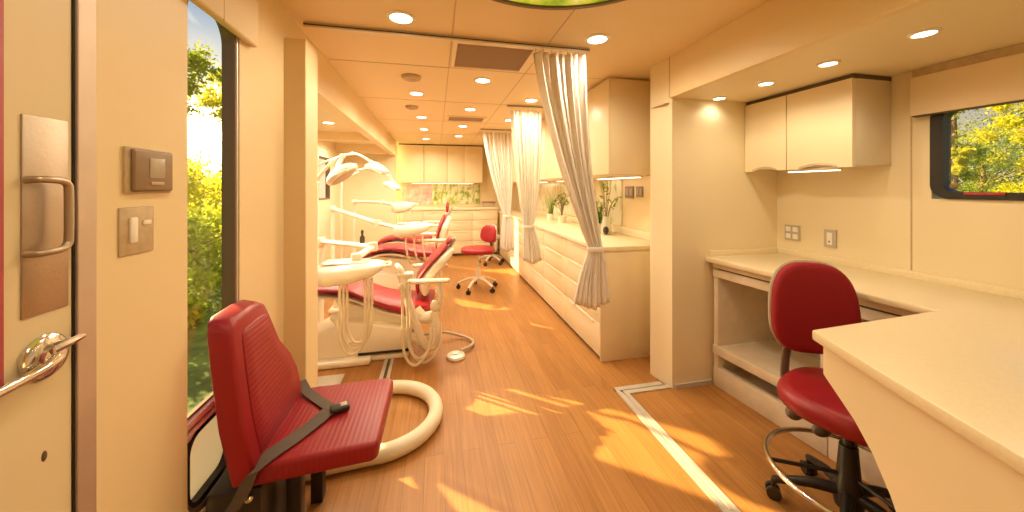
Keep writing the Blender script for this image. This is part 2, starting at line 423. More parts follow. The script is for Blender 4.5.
# floor strips
fs = MB()
fs.box(1.19, 1.217, -.3, 2.165, 0, .008).box(1.232, 1.262, -.3, 2.12, 0, .008).box(1.19, 1.55, 2.128, 2.165, 0, .009).box(1.232, 1.58, 2.085, 2.12, 0, .007)
struct('trim_floor_strip', fs, M['strip'], 'white double floor strip around the desk recess')
struct('trim_floor_groove', MB().box(1.214, 1.235, -.3, 2.13, 0, .003).box(1.214, 1.55, 2.115, 2.132, 0, .003), M['dental_grey'], 'grey groove between the white strips')
struct('trim_alcove_strip', MB().box(-.40, -.375, 2.62, 2.95, 0, .008).box(-.352, -.327, 2.62, 2.95, 0, .008), M['strip'], 'pair of white floor strips in front of the dental chair')
struct('trim_alcove_groove', MB().box(-.376, -.350, 2.62, 2.95, 0, .004), M['edge_dark'], 'dark groove between the alcove floor strips')
struct('trim_alcove_plate', MB().box(-.92, -.655, 2.612, 2.748, 0, .012, .002), M['strip'], 'white threshold plate on the floor beside the post')
struct('baseboard_partition', MB().box(1.60, 1.90, 2.066, 2.0805, 0, .03), M['strip'], 'low pale skirting at the partition foot')

# ------------------------------------------------------------------ entry door
d = MB().box(-.785, -.745, .085, .905, .01, 2.115, .003)
door = struct('door_1', d, M['door'], 'cream entry door with steel pull plate and lever lock')
MB().box(-.785, -.7435, .9045, .9095, .01, 2.115).build('gasket', M['gasket'], door)
MB().box(-.746, -.742, .812, .895, 1.137, 1.517, .002).build('pull_plate', M['steel'], door)
MB().tube([(-.743, .818, 1.395), (-.728, .820, 1.396), (-.721, .83, 1.396), (-.719, .853, 1.394), (-.719, .864, 1.387), (-.719, .867, 1.37), (-.719, .867, 1.285), (-.719, .864, 1.268), (-.719, .853, 1.260), (-.721, .83, 1.258), (-.728, .820, 1.257), (-.743, .818, 1.257)], .0068, 10, 4).build('pull_handle', M['steel'], door)
lk = MB().lathe([(.043, 0), (.043, .005), (.038, .010), (.022, .013), (.020, .020)], seg=28, mtx=Matrix.Translation((-.745, .850, 1.052)) @ Matrix.Rotation(PI/2, 4, 'Y'))
lk.build('escutcheon', M['chrome'], door)
MB().tube([(-.727, .852, 1.046), (-.723, .835, 1.042), (-.723, .80, 1.036), (-.723, .74, 1.032)], [.013, .011, .009, .009], 10, 4).build('lever', M['chrome'], door)
MB().tube([(-.730, .846, 1.066), (-.725, .872, 1.068), (-.727, .905, 1.069)], [.012, .008, .006], 8, 3).build('latch_bolt', M['chrome'], door)
MB().ball((-.746, .852, .858), (.003, .006, .011), 10, 8).build('scuff_mark', M['edge_dark'], door)
tag(MB().box(-.742, -.734, .757, .778, 1.02, 1.76, .003).build('grab_strip', M['pink_red']), 'narrow dusty red strip on the door at the far left edge', 'strip')

# thermostat and switch on left wall
t = thing('thermostat', 'brown square wall control with grey display above the light switch', 'wall control', (-.74, 1.105, 1.37))
MB().box(-.7405, -.733, 1.030-.014, 1.174-.010, 1.366, 1.482, .003).build('back_plate', M['plate_tan'], t)
MB().box(-.735, -.724, 1.028, 1.158, 1.371, 1.478, .006, 3).build('housing', M['brown_plastic'], t)
MB().box(-.7245, -.7225, 1.074, 1.125, 1.405, 1.458, .0008).build('display', M['screen'], t)
MB().box(-.7245, -.7222, 1.078, 1.122, 1.388, 1.396, .0008).build('button_row', M['plate_tan'], t)
t = thing('light_switch', 'tan double switch plate with white rocker, below the wall control', 'switch', (-.74, 1.075, 1.2))
MB().box(-.7405, -.7365, 1.004, 1.107, 1.214, 1.332, .003).build('plate', M['plate_tan'], t)
MB().box(-.737, -.731, 1.029, 1.051, 1.243, 1.307, .003).build('rocker', M['rocker'], t)
MB().box(-.737, -.732, 1.070, 1.094, 1.285, 1.297, .002).build('slider', M['rocker'], t)

# ------------------------------------------------------------------ left window
f = MB().ring(rrect(1.238, 1.527, .328, 2.032, .11, 8), rrect(1.243, 1.503, .346, 2.014, .10, 8), 'x', -.788, -.744)
win = struct('window_1', f, M['bronze'], 'tall narrow bronze window with trees outside', smooth=True)
MB().box(-.782, -.776, 1.25, 1.512, .645, 2.02).build('pane', M['glass'], win, smooth=False)
MB().box(-.782, -.776, 1.25, 1.512, .345, .60).build('lower_pane', M['frost'], win, smooth=False)
sb = MB().box(-.782, -.752, 1.245, 1.52, .585, .607, .004).box(-.782, -.756, 1.245, 1.52, .618, .640, .004)
sb.build('transom', M['alu'], win)
MB().box(-.783, -.766, 1.245, 1.52, .605, .620).box(-.783, -.770, 1.245, 1.52, .638, .650).build('transom_seal', M['bronze'], win)
MB().ring(rrect(1.250, 1.515, .345, .60, .06, 6), rrect(1.272, 1.492, .368, .585, .05, 6), 'x', -.785, -.752).build('lower_gasket', M['gasket'], win)
MB().box(-.757, -.741, 1.512, 1.5195, .42, 1.96, .002).build('side_track', M['alu'], win)
v = thing('window_valance', 'cream padded valance box above the tall left window', 'valance', (-.70, 1.42, 1.96))
MB().box(-.739, -.706, 1.22, 1.60, 1.950, 2.25, .010, 3).build('box', M['valance'], v)
MB().box(-.7075, -.7050, 1.36, 1.363, 1.950, 2.25).build('seam', M['plate_tan'], v)

# ------------------------------------------------------------------ jump seat with belt
js = thing('jump_seat', 'red ribbed folding wall seat with grey lap belt below the tall window', 'seat', (-.45, 1.53, 0))
# cushion
MB().prism([(-.62, 1.285), (-.225, 1.315), (-.205, 1.33), (-.20, 1.745), (-.225, 1.768), (-.62, 1.755)], 'z', .395, .462, .014, 3).build('seat_cushion', M['red_rib_seat'], js)
# backrest leaning to the wall
def lean(p):  # (depth, y, z) -> world ; front face x grows away from the wall
    d0, y, z = p
    k = (z-.43)/.52
    return (-.575-.085*k-d0*1.0, y, z+.0)
front = [(1.280, .425), (1.270, .60), (1.284, .78), (1.300, .90), (1.310, .928), (1.335, .944), (1.44, .948), (1.505, .944), (1.535, .928), (1.552, .89), (1.60, .76), (1.675, .665), (1.712, .58), (1.72, .425)]
b = bmesh.new()
def offs(pts, k):
    cx = sum(p[0] for p in pts)/len(pts); cz = .66
    return [(cx+(p[0]-cx)*k, cz+(p[1]-cz)*k) for p in pts]
rings = []
for d0, k in ((0.0, .94), (.005, .98), (.014, 1.0), (.056, 1.035), (.066, 1.03), (.073, .98)):
    rings.append([Vector(lean((d0, y, z))) for y, z in offs(front, k)])
mb = MB(); mb.loft(rings); bo_ = mb.build('backrest', M['red'], js, angle=50)
rings = [[Vector(lean((d0, y+.012, z+.005))) for y, z in offs(front, k)] for d0, k in ((.004, .80), (-.002, .80), (-.005, .785), (-.006, .5))]
mb = MB(); mb.loft(rings); mb.build('ribbed_panel', M['red_rib'], bo_, angle=50)
mb = MB()
mb.box(-.735, -.565, 1.30, 1.52, .02, .385, .02).box(-.70, -.32, 1.38, 1.70, .345, .392, .008)
mb.build('frame_box', M['black'], js)
for yy in (1.43, 1.68):
    MB().box(-.535, -.485, yy-.025, yy+.025, 0.0, .34, .006).build('leg', M['black_metal'], js)
for q in ((-.60, 1.292, .36), (-.70, 1.295, .30), (-.68, 1.297, .22)):
    MB().ball(q, .013).build('bolt', M['chrome'], js)
def strap(pts, w, th, name, m, par):
    # flat ribbon with thickness along pts; each pt (pos, side vector)
    mb = MB(); R = []
    for p, sd, up in pts:
        p = Vector(p); sd = Vector(sd).normalized()*w/2; up = Vector(up).normalized()*th
        R.append([p-sd, p+sd, p+sd+up, p-sd+up])
    mb.loft(R); return mb.build(name, m, par)
U = (0, 0, 1)
strap([((-.60, 1.735, .50), (.6, .3, .1), (0, -.3, 1)), ((-.565, 1.70, .472), (.6, .55, 0), U), ((-.50, 1.635, .4665), (.6, .55, 0), U), ((-.44, 1.57, .468), (.6, .5, 0), U), ((-.405, 1.54, .474), (.6, .5, 0), U)], .042, .004, 'belt_far', M['webbing'], js)
strap([((-.425, 1.53, .474), (-.7, .45, 0), U), ((-.45, 1.485, .468), (-.75, .5, 0), U), ((-.505, 1.395, .4665), (-.7, .5, 0), U), ((-.555, 1.325, .468), (-.6, .5, 0), U), ((-.585, 1.272, .452), (-.55, .25, -.3), (-.3, -.8, .5)), ((-.605, 1.262, .40), (-.5, .0, -.25), (0, -1, .1)), ((-.64, 1.262, .345), (-.5, 0, -.2), (0, -1, 0))], .062, .004, 'belt_near', M['webbing'], js)
bk = MB().box(-.035, .035, -.022, .022, 0, .02, .006, 3, Matrix.Translation((-.385, 1.535, .468)) @ Matrix.Rotation(math.radians(20), 4, 'Z'))
bk.build('buckle', M['black'], js)
MB().box(-.012, .012, -.014, .014, .0195, .0235, .002, 2, Matrix.Translation((-.372, 1.54, .468)) @ Matrix.Rotation(math.radians(20), 4, 'Z')).build('release_button', M['dental_grey'], js)
# cream loop hose
pts = []
for k in range(17):
    a = -PI*.60+PI*1.22*k/16
    pts.append((-.305+.305*math.cos(a)*1.0, 2.135+.30*math.sin(a), .043))
hp = [(-.62, 1.80, .043), (-.50, 1.82, .043)]+pts[1:]+[(-.52, 2.44, .043), (-.72, 2.42, .043)]
tag(MB().tube(hp, .042, 14, 3).build('floor_hose', M['cream_tube']), 'thick cream hose curving in a loop on the floor behind the red wall seat', 'hose')

# ------------------------------------------------------------------ dental chairs
def dental_chair(y, lift, legs, back, head, label, arm_drop=0.0):
    t = thing('dental_chair', label, 'dental chair', (-.45, y, 0), 'red dental chairs in the alcove')
    # base
    MB().box(-1.15, -.50, y-.27, y+.27, 0, .055, .02, 3).box(-.62, -.22, y-.20, y+.20, 0, .045, .015).build('base_plate', M['dental_white'], t)
    MB().prism([(-1.12, .05), (-.24, .05), (-.20, .13), (-.22, .24+lift*.6), (-.66, .33+lift*.6), (-.86, .27), (-1.10, .16)], 'y', y-.205, y+.205, .02, 3).build('base_cover', M['dental_white'], t)
    MB().box(-.60, -.20, y-.212, y+.212, .058, .078, .004).build('base_gap', M['gasket'], t)
    MB().prism([(-.70, .30), (-.24, .22), (-.12, .33+lift), (-.16, .37+lift), (-.60, .42+lift), (-.80, .48+lift)], 'y', y-.12, y+.12, .015).build('lift_arm', M['dental_white'], t)
    # seat and leg rest
    n = len(legs)
    hw = [.13, .19]+[.21]*(n-4)+[.245, .23] if n > 4 else [.2]*n
    MB().pad(legs, hw, [.05]*(n-3)+[.085, .10, .085], y).build('seat', M['red_chair'], t)
    sh = [(px+.0, pz-.062) for px, pz in legs[:-1]]
    MB().pad(sh, [h-.025 for h in hw[:-1]], .035, y).build('seat_shell', M['dental_white'], t)
    # backrest
    MB().pad(back, [.17]+[.195]*(len(back)-2)+[.13], .034, y).build('backrest', M['red_chair'], t)
    bs = []
    for i, (px, pz) in enumerate(back):
        q0, q1 = Vector(back[max(i-1, 0)]), Vector(back[min(i+1, len(back)-1)])
        dd = (q1-q0).normalized(); nn = Vector((dd.y, -dd.x))
        bs.append((px+nn.x*.058, pz+nn.y*.058))
    MB().pad(bs, [.18]+[.21]*(len(back)-2)+[.14], [.07]+[.105]*(len(back)-2)+[.06], y).build('back_shell', M['dental_white'], t)
    h0, h1 = Vector(head[0]), Vector(head[1])
    hr = MB().pad([head[0], ((h0.x+h1.x)/2, (h0.y+h1.y)/2), head[1]], [.08, .10, .08], [.035, .042, .03], y).build('headrest', M['red_chair'], t)
    bt = Vector(back[-1]); MB().box(-.012, .012, y-.03, y+.03, 0, (h0-bt).length+.08, .003, 1, Matrix.Translation((bt.x+.03, 0, bt.y-.03)) @ Matrix.Rotation(math.atan2(h0.x-bt.x, h0.y-bt.y), 4, 'Y')).build('headrest_bar', M['dental_grey'], hr)
    # arm rests
    az = legs[-2][1]-arm_drop
    for s in (-1, 1):
        a = MB().tube([(-.20, y+s*.29, az+.245), (.09, y+s*.29, az+.24)], .024, 12, flat=(1.3, .8)).ball((.09, y+s*.29, az+.24), (.022, .03, .019)).ball((-.2, y+s*.29, az+.245), (.022, .03, .019)).build('armrest', M['dental_white'], t)
        MB().tube([(.02, y+s*.29, az+.235), (.04, y+s*.29, az+.10), (.0, y+s*.26, az-.02), (-.10, y+s*.17, az-.05)], .022, 10, 4).build('armrest_post', M['dental_white'], a)
    MB().tube([(-.78, y-.16, .36+lift), (-.66, y-.225, .17)], [.026, .022], 10).ball((-.78, y-.16, .36+lift), .035).build('stay', M['dental_white'], t)
    return t
back1 = [(-.150, .515), (-.150, .60), (-.075, .715), (.015, .81), (.085, .875)]
seat1 = [(-1.35, .63), (-1.12, .62), (-.88, .585), (-.68, .560), (-.55, .505), (-.40, .435), (-.22, .395), (-.05, .405)]
c1 = dental_chair(3.12, 0, seat1, back1, ((.098, .897), (.125, .93)), 'nearest red dental chair, tilted backrest, beside the jump seat and post')
seat2 = [(-1.02, .43), (-.92, .52), (-.80, .60), (-.66, .665), (-.50, .675), (-.36, .65), (-.20, .615), (-.05, .60)]
back2 = [(.0, .64), (.012, .72), (.020, .82), (.055, .93), (.10, 1.03)]
c2 = dental_chair(4.36, .15, seat2, back2, ((.135, 1.10), (.142, 1.19)), 'middle red dental chair with upright backrest and headrest', .08)
seat3 = [(-1.0, .40), (-.9, .50), (-.80, .58), (-.66, .62), (-.50, .62), (-.38, .585), (-.25, .57), (-.10, .61)]
back3 = [(.0, .65), (.03, .70), (.06, .76), (.09, .82), (.12, .87)]
c3 = dental_chair(5.62, .10, seat3, back3, ((.15, .91), (.18, .95)), 'farthest red dental chair, mostly behind the middle one')

# suction arm on the first chair
yy = 2.76
sa = MB().tube([(-.295, yy+.06, .775), (-.275, yy+.01, .765), (-.255, yy, .72), (-.24, yy, .64)], [.020, .022, .028, .036], 12, 5)
sa.tube([(-.24, yy, .64), (-.225, yy, .56), (-.16, yy, .36), (-.11, yy+.02, .20), (-.07, yy+.04, .13)], [.038, .032, .028, .032, .034], 12, 4)
sa.ball((-.24, yy, .63), .045).tube([(-.07, yy+.04, .13), (-.02, yy+.05, .115), (.0, yy+.08, .15)], .028, 10, 4).tube([(-.07, yy+.05, .14), (-.20, yy+.20, .16)], .03, 10)
sao = sa.build('suction_arm', M['dental_white'], c1)
MB().box(-.29, -.17, yy-.03, yy+.05, .695, .73, .01).build('suction_holder', M['dental_white'], sao)
MB().tube([(.0, yy+.06, .14), (-.005, yy+.05, .25), (-.012, yy+.05, .40)], [.045, .04, .028], 14).ball((-.012, yy+.05, .44), (.034, .034, .05)).tube([(-.02, yy+.06, .36), (-.10, yy+.10, .34), (-.16, yy+.13, .40)], .045, 12, 4).build('suction_tower', M['dental_white'], c1)
for k, (xa, xb, zl, dy) in enumerate(((-.25, -.05, .05, -.03), (-.22, -.02, .085, .0), (-.20, .03, .035, .03))):
    MB().tube([(xa, yy+dy-.03, .66), (xa+.01, yy+dy-.045, .40), (xa+.02, yy+dy-.05, zl+.10), ((xa+xb)/2, yy+dy-.05, zl), (xb-.005, yy+dy-.03, zl+.10), (xb+.005, yy+dy+.02, .30)], .0105, 8, 6).build('suction_hose', M['hose'], c1)
# foot control
fc = thing('foot_control', 'round grey foot pedal with curved cable on the floor beside the nearest dental chair', 'foot pedal', (.158, 2.84, 0))
MB().lathe([(.075, 0), (.078, .012), (.07, .026), (.03, .034), (.028, .04)], (.158, 2.84, 0), 24).build('pedal', M['alu'], fc)
MB().tube([(.20, 2.89, .03), (.30, 2.98, .025), (.31, 3.10, .02), (.20, 3.20, .03), (.06, 3.20, .07), (-.12, 3.18, .07)], .012, 8, 5).build('cable', M['dental_grey'], fc)

# delivery units: post, arm, console, hoses
def delivery_unit(y, px, yp, pz, x0, x1, zt, arm, label, big=1.0, hoses=True):
    t = thing('delivery_unit', label, 'dental console', (px, yp, 0), 'instrument consoles at the dental chairs')
    MB().lathe([(.09, 0), (.09, .02), (.05, .04), (.045, .06)], (px, yp, 0), 20).build('foot', M['dental_white'], t)
    MB().cyl((px, yp, .04), (px, yp, pz), .026, .026, 14).ball((px, yp, pz), .04).build('post', M['dental_white'], t)
    a = MB()
    for q0, q1 in zip(arm, arm[1:]):
        a.tube([q0, q1], .027*big, 12, flat=(1.2, .85))
    for q in arm: a.lathe([(.036, -.035), (.04, -.02), (.04, .02), (.036, .035)], q, 16)
    a.build('arm', M['dental_white'], t)
    xm = (x0+x1)/2
    R = []
    for fx, hy, zl, zh in ((0, .06, -.075, .0), (.02, .12, -.10, .015), (.2, .17, -.125, .02), (.55, .18, -.11, .03), (.85, .15, -.065, .03), (.97, .10, -.03, .02), (1, .05, -.015, .008)):
        x = x0+(x1-x0)*fx; ring = []
        for k in range(20):
            an = 2*PI*k/20; cy = math.copysign(abs(math.cos(an))**.6, math.cos(an)); sz = math.copysign(abs(math.sin(an))**.6, math.sin(an))
            ring.append(Vector((x, y+hy*cy, zt+(zl+zh)/2+(zh-zl)/2*sz)))
        R.append(ring)
    MB().loft(R).build('console', M['dental_white'], t, angle=60)
    MB().box(x0+.04, x1-.12, y-.06, y+.12, zt+.026, zt+.036, .004).build('instrument_tray', M['alu'], t)
    MB().tube([(x1-.02, y-.05, zt), (x1+.025, y-.07, zt+.005), (x1+.04, y, zt), (x1+.025, y+.07, zt+.005), (x1-.02, y+.05, zt)], .011, 8, 4).build('handle', M['dental_white'], t)
    if hoses:
        for k in range(3):
            xa = x0+(x1-x0)*(.40+.045*k); xb = x0+(x1-x0)*(.76+.045*k); yk = y-.14+.012*k
            lo = zt-.60+.035*k
            MB().tube([(xa, yk, zt-.10), (xa+.005, yk-.01, zt-.30), (xa+.005, yk-.01, lo+.12), (xa+.04, yk-.005, lo+.02), ((xa+xb)/2, yk, lo), (xb-.03, yk, lo+.03), (xb, yk, lo+.14), (xb, yk, zt-.3), (xb-.005, yk+.01, zt-.07)], .0095, 8, 5).build('hose', M['hose'], t)
    else:
        for k in range(3):
            xa = x0+(x1-x0)*(.35+.22*k)
            MB().tube([(xa, y-.12, zt-.08), (xa+.005, y-.13, zt-.22), (xa+.03, y-.10, zt-.36), (xa+.05, y, zt-.42)], .010, 8, 4).build('hose', M['hose'], t)
    return t
delivery_unit(2.80, -1.05, 3.53, .86, -.86, -.385, .79, [(-1.05, 3.53, .88), (-.52, 3.10, .885), (-.60, 2.86, .84)], 'ivory instrument console with hanging hoses over the nearest dental chair')
delivery_unit(4.02, -1.28, 4.76, 1.10, -.46, -.06, .955, [(-1.28, 4.76, 1.12), (-.64, 4.12, .985), (-.40, 4.05, .93)], 'ivory instrument console on a long arm over the middle dental chair', hoses=False)
delivery_unit(5.25, -1.30, 6.03, 1.15, -.62, -.30, 1.14, [(-1.30, 6.03, 1.16), (-.78, 5.4, 1.17), (-.5, 5.25, 1.12)], 'small ivory instrument console by the farthest dental chair', hoses=False)

# operatory lights
def op_light(y, px, zp, p1, p2, hc, label, tilt=35):
    t = thing('operatory_light', label, 'dental lamp', (px, y, 0), 'dental lamps in the alcove')
    MB().lathe([(.075, 0), (.075, .018), (.04, .035), (.035, .05)], (px, y, 0), 18).build('foot', M['dental_white'], t)
    MB().cyl((px, y, .03), (px, y, zp), .017, .017, 12).build('pole', M['dental_white'], t)
    MB().tube([(px, y, zp), (px+.015, y, zp+.06), p1, p2], .016, 12, 5).ball(p1, .024).ball(p2, .026).build('arm', M['dental_white'], t)
    mtx = Matrix.Translation(hc) @ Matrix.Rotation(math.radians(tilt), 4, 'Y')
    h = MB(); R = []
    for fz, rx, ry in ((-.045, .11, .13), (-.04, .135, .16), (-.01, .145, .17), (.02, .12, .14), (.05, .06, .07), (.06, .03, .035)):
        R.append([mtx @ Vector((rx*math.cos(2*PI*k/22), ry*math.sin(2*PI*k/22), fz)) for k in range(22)])
    h.loft(R); h.build('lamp_head', M['dental_white'], t, angle=55)
    ref = MB(); ref.loft([[mtx @ Vector((r*.115*math.cos(2*PI*k/22), r*.14*math.sin(2*PI*k/22), z)) for k in range(22)] for r, z in ((1, -.044), (.9, -.05), (.3, -.046))])
    ref.build('reflector', M['plate_tan'], t)
    MB().tube([p2, tuple(mtx @ Vector((0, 0, .055)))], .018, 10).build('yoke', M['dental_white'], t)
    for s in (-1, 1):
        MB().tube([tuple(mtx @ Vector((.0, s*.16, -.02))), tuple(mtx @ Vector((.0, s*.21, -.03))), tuple(mtx @ Vector((.09, s*.22, -.05)))], .012, 8, 4).build('grip', M['dental_white'], t)
    return t
op_light(3.71, -1.14, 1.42, (-.885, 3.28, 1.61), (-.80, 3.26, 1.655), (-.80, 3.22, 1.51), 'ivory dental lamp on bent arm above the nearest dental chair', -38)
op_light(4.88, -1.50, 1.62, (-1.0, 4.55, 1.80), (-.78, 4.5, 1.70), (-.70, 4.45, 1.62), 'ivory dental lamp above the middle dental chair', 15)
op_light(6.14, -1.52, 1.55, (-1.0, 5.7, 1.68), (-.70, 5.65, 1.56), (-.66, 5.62, 1.42), 'ivory dental lamp above the farthest dental chair', 20)
bo = thing('pump_bottle', 'small dark brown bottle standing on the console arm above the nearest red chair', 'bottle', (-.605, 3.10, .92))
MB().lathe([(.02, 0), (.021, .01), (.021, .05), (.010, .065), (.009, .085)], (-.605, 3.10, .917), 16).build('body', M['bottle'], bo)
MB().lathe([(.012, 0), (.012, .02), (.006, .024), (.006, .03)], (-.605, 3.10, 1.0), 12).build('cap', M['bottle'], bo)

# ------------------------------------------------------------------ right run of cabinets
YR0, YR1 = 2.53, 6.93
nun = 6; wun = (YR1-YR0)/nun
grp = 'drawer cabinets under the long worktop'
ordw = ['first', 'second', 'third', 'fourth', 'fifth', 'sixth']
for i in range(nun):
    y0 = YR0+wun*i; y1 = y0+wun-.002
    t = cab_ = thing('drawer_cabinet', 'cream drawer cabinet under the long worktop, %s from the column' % ordw[i], 'cabinet', (1.55, (y0+y1)/2, 0), grp)
    MB().box(1.29, 1.855, y0, y1, .03, .872, .002).build('carcass', M['laminate'], t)
    MB().box(1.292, 1.85, y0+(.03 if i == 0 else .001), y1, 0, .03).build('plinth', M['edge_dark'], t)
    if i == 0: MB().box(1.272, 1.855, y0-.012, y0-.0005, 0, .872, .002).build('end_panel', M['laminate'], t)
    zs = [.035, .30, .50, .69, .868]
    for za, zb in zip(zs, zs[1:]):
        dr = MB().box(1.272, 1.29, y0+.003, y1-.003, za+.0025, zb-.0025, .002).build('drawer', M['laminate'], t)
        MB().box(1.264, 1.273, y0+.10, y1-.10, zb-.022, zb-.012, .002).build('pull', M['laminate_pale'], dr)
tag(MB().box(1.255, 1.858, YR0-.02, 7.0, .873, .912, .006, 2).box(1.838, 1.858, YR0-.02, 7.0, .912, .985, .004).build('worktop', M['counter']), 'long cream worktop on the drawer cabinets beside the aisle', 'worktop')
n2 = 4; w2 = (6.93-2.53)/n2
for i in range(n2):
    y0 = 2.53+w2*i; y1 = y0+w2-.003
    t = thing('wall_cabinet', 'tall cream wall cabinet above the long worktop, %s from the column' % ordw[i], 'cabinet', (1.6, (y0+y1)/2, 1.49), 'wall cabinets above the long worktop')
    MB().box(1.368, 1.858, y0, y1, 1.49, 2.262, .002).build('carcass', M['laminate'], t)
    for k in range(2):
        ya, yb = y0+(y1-y0)*k/2, y0+(y1-y0)*(k+1)/2
        MB().box(1.349, 1.368, ya+.002, yb-.002, 1.492, 2.26, .003).build('door', M['laminate'], t)
# strip lights under the wall cabinets
for i, y0 in enumerate((2.7, 4.0, 5.3)):
    t = thing('light_rail', 'slim strip light under the wall cabinets, %s from the column' % ordw[i], 'light', (1.74, y0+.4, 1.47), 'strip lights over the long worktop')
    MB().box(1.71, 1.77, y0, y0+.8, 1.476, 1.491, .002).build('housing', M['alu'], t)
    MB().box(1.72, 1.76, y0+.02, y0+.78, 1.471, 1.477).build('lens', M['tube_light'], t)
def outlet(loc, w, h, name, label, kind, axis='x', m='plate_grey'):
    x, y, z = loc
    t = thing(name, label, 'outlet', (x, y, z-h/2), None)
    MB().box(x-.010, x, y-w/2, y+w/2, z-h/2, z+h/2, .003).build('plate', M[m], t)
    if kind == 'quad':
        for sy in (-1, 1):
            for sz in (-1, 1): MB().box(x-.015, x-.009, y+sy*w*.23-w*.16, y+sy*w*.23+w*.16, z+sz*h*.23-h*.16, z+sz*h*.23+h*.16, .003).build('socket', M['rocker'], t)
    elif kind == 'single':
        MB().box(x-.015, x-.009, y-w*.22, y+w*.22, z-h*.34, z+h*.34, .003).build('socket', M['rocker'], t)
        MB().box(x-.017, x-.014, y-w*.06, y+w*.06, z-h*.2, z-h*.12).build('button', M['gasket'], t)
    else:
        for sy in (-1, 1): MB().box(x-.014, x-.009, y+sy*w*.22-w*.10, y+sy*w*.22+w*.10, z-h*.3, z+h*.3, .003).build('socket', M['vent'], t)
outlet((1.858, 3.06, 1.34), .15, .115, 'wall_outlet', 'wide grey outlet plate on the wall over the long worktop', 'double', 'x', 'plate_dark')
outlet((1.858, 2.885, 1.345), .105, .10, 'wall_outlet', 'narrow grey outlet plate nearest the column over the long worktop', 'double', 'x', 'plate_dark')
outlet((XR, 1.963, 1.063), .105, .108, 'wall_outlet', 'square four socket plate on the desk wall near the corner', 'quad')
outlet((XR, 1.722, 1.055), .07, .115, 'wall_outlet', 'single pale outlet on the desk wall, beside the four socket plate', 'single')
# plants on the long worktop
def grass_plant(x, y, h, n, label, seed, spread=.08):
    rnd = random.Random(seed)
    t = thing('potted_grass', label, 'plant', (x, y, .912), 'plants on the long worktop')
    MB().lathe([(.045, 0), (.05, .01), (.056, .085), (.05, .09), (.048, .08)], (x, y, .9125), 20).build('pot', M['dental_white'], t)
    mb = MB()
    for k in range(n):
        a = rnd.uniform(0, 2*PI); r0 = rnd.uniform(0, .035); hh = h*rnd.uniform(.65, 1); sp = spread*rnd.uniform(.3, 1)
        px, py = x+r0*math.cos(a), y+r0*math.sin(a)
        mb.tube([(px, py, .98), (px+sp*.25*math.cos(a), py+sp*.25*math.sin(a), .98+hh*.5), (px+sp*math.cos(a), py+sp*math.sin(a), .98+hh)], [.006, .006, .001], 4, 3, flat=(1, .3))
    mb.build('blades', M['blade'], t)
def leafy_plant(x, y, h, n, label, seed):
    rnd = random.Random(seed)
    t = thing('leafy_plant', label, 'plant', (x, y, .912), 'plants on the long worktop')
    MB().lathe([(.05, 0), (.055, .01), (.062, .09), (.055, .095), (.05, .085)], (x, y, .9125), 20).build('pot', M['dental_white'], t)
    st = MB(); lf = MB()
    for k in range(n):
        a = rnd.uniform(0, 2*PI); sp = rnd.uniform(.02, .11); hh = h*rnd.uniform(.5, 1)
        e = Vector((x+sp*math.cos(a), y+sp*math.sin(a), .98+hh))
        st.tube([(x, y, .98), (x+sp*.3*math.cos(a), y+sp*.3*math.sin(a), .98+hh*.6), e], .003, 5, 3)
        for q in range(3):
            c = e+Vector((rnd.uniform(-.03, .03), rnd.uniform(-.03, .03), rnd.uniform(-.06, .03)))
            dr = Vector((rnd.uniform(-1, 1), rnd.uniform(-1, 1), rnd.uniform(-.3, .7))).normalized()*.03
            lf.tube([c-dr, c, c+dr], [.002, .017, .001], 6, 3, flat=(1, .15))
    st.build('stems', M['twig'], t); lf.build('leaves', M['leaf_b'], t)
def twig_vase(x, y, label, seed):
    rnd = random.Random(seed)
    t = thing('twig_vase', label, 'vase', (x, y, .912), 'plants on the long worktop')
    MB().lathe([(.04, 0), (.05, .01), (.055, .06), (.04, .12), (.028, .16), (.034, .18), (.026, .175)], (x, y, .9125), 20).build('vase', M['clear'], t)
    MB().ball((x-.03, y-.05, .955), (.03, .03, .04)).build('stone', M['pot'], t)
    mb = MB(); lf = MB()
    for k in range(9):
        a = rnd.uniform(0, 2*PI); sp = rnd.uniform(.05, .14); hh = rnd.uniform(.22, .40)
        e = Vector((x+sp*math.cos(a), y+sp*math.sin(a), 1.05+hh))
        mb.tube([(x, y, 1.0), (x+sp*.4*math.cos(a), y+sp*.4*math.sin(a), 1.05+hh*.6), e], [.004, .003, .0015], 5, 3)
        for q in range(4):
            c = e+(Vector((x, y, 1.05))-e)*rnd.uniform(0, .5)+Vector((rnd.uniform(-.02, .02), rnd.uniform(-.02, .02), rnd.uniform(-.02, .02)))
            lf.ball(c, (.012, .012, .007), 6, 4)
    mb.build('twigs', M['twig'], t); lf.build('leaves', M['leaf_b'], t)
grass_plant(1.70, 3.42, .30, 46, 'pot of upright green grass beside the nearest curtain', 3)
twig_vase(1.69, 3.22, 'glass vase of thin leafy twigs beside the grey outlets', 5)
leafy_plant(1.68, 4.45, .34, 18, 'bushy leafy plant on the long worktop between two curtains', 8)
grass_plant(1.65, 4.85, .38, 40, 'tall grass pot behind the bushy plant on the worktop', 11, .12)
tag(MB().box(1.846, 1.857, 3.2, 6.6, .99, 1.465, .002).build('printed_panel', M['pale_print']), 'pale green leaf print splashback behind the long worktop', 'splashback')

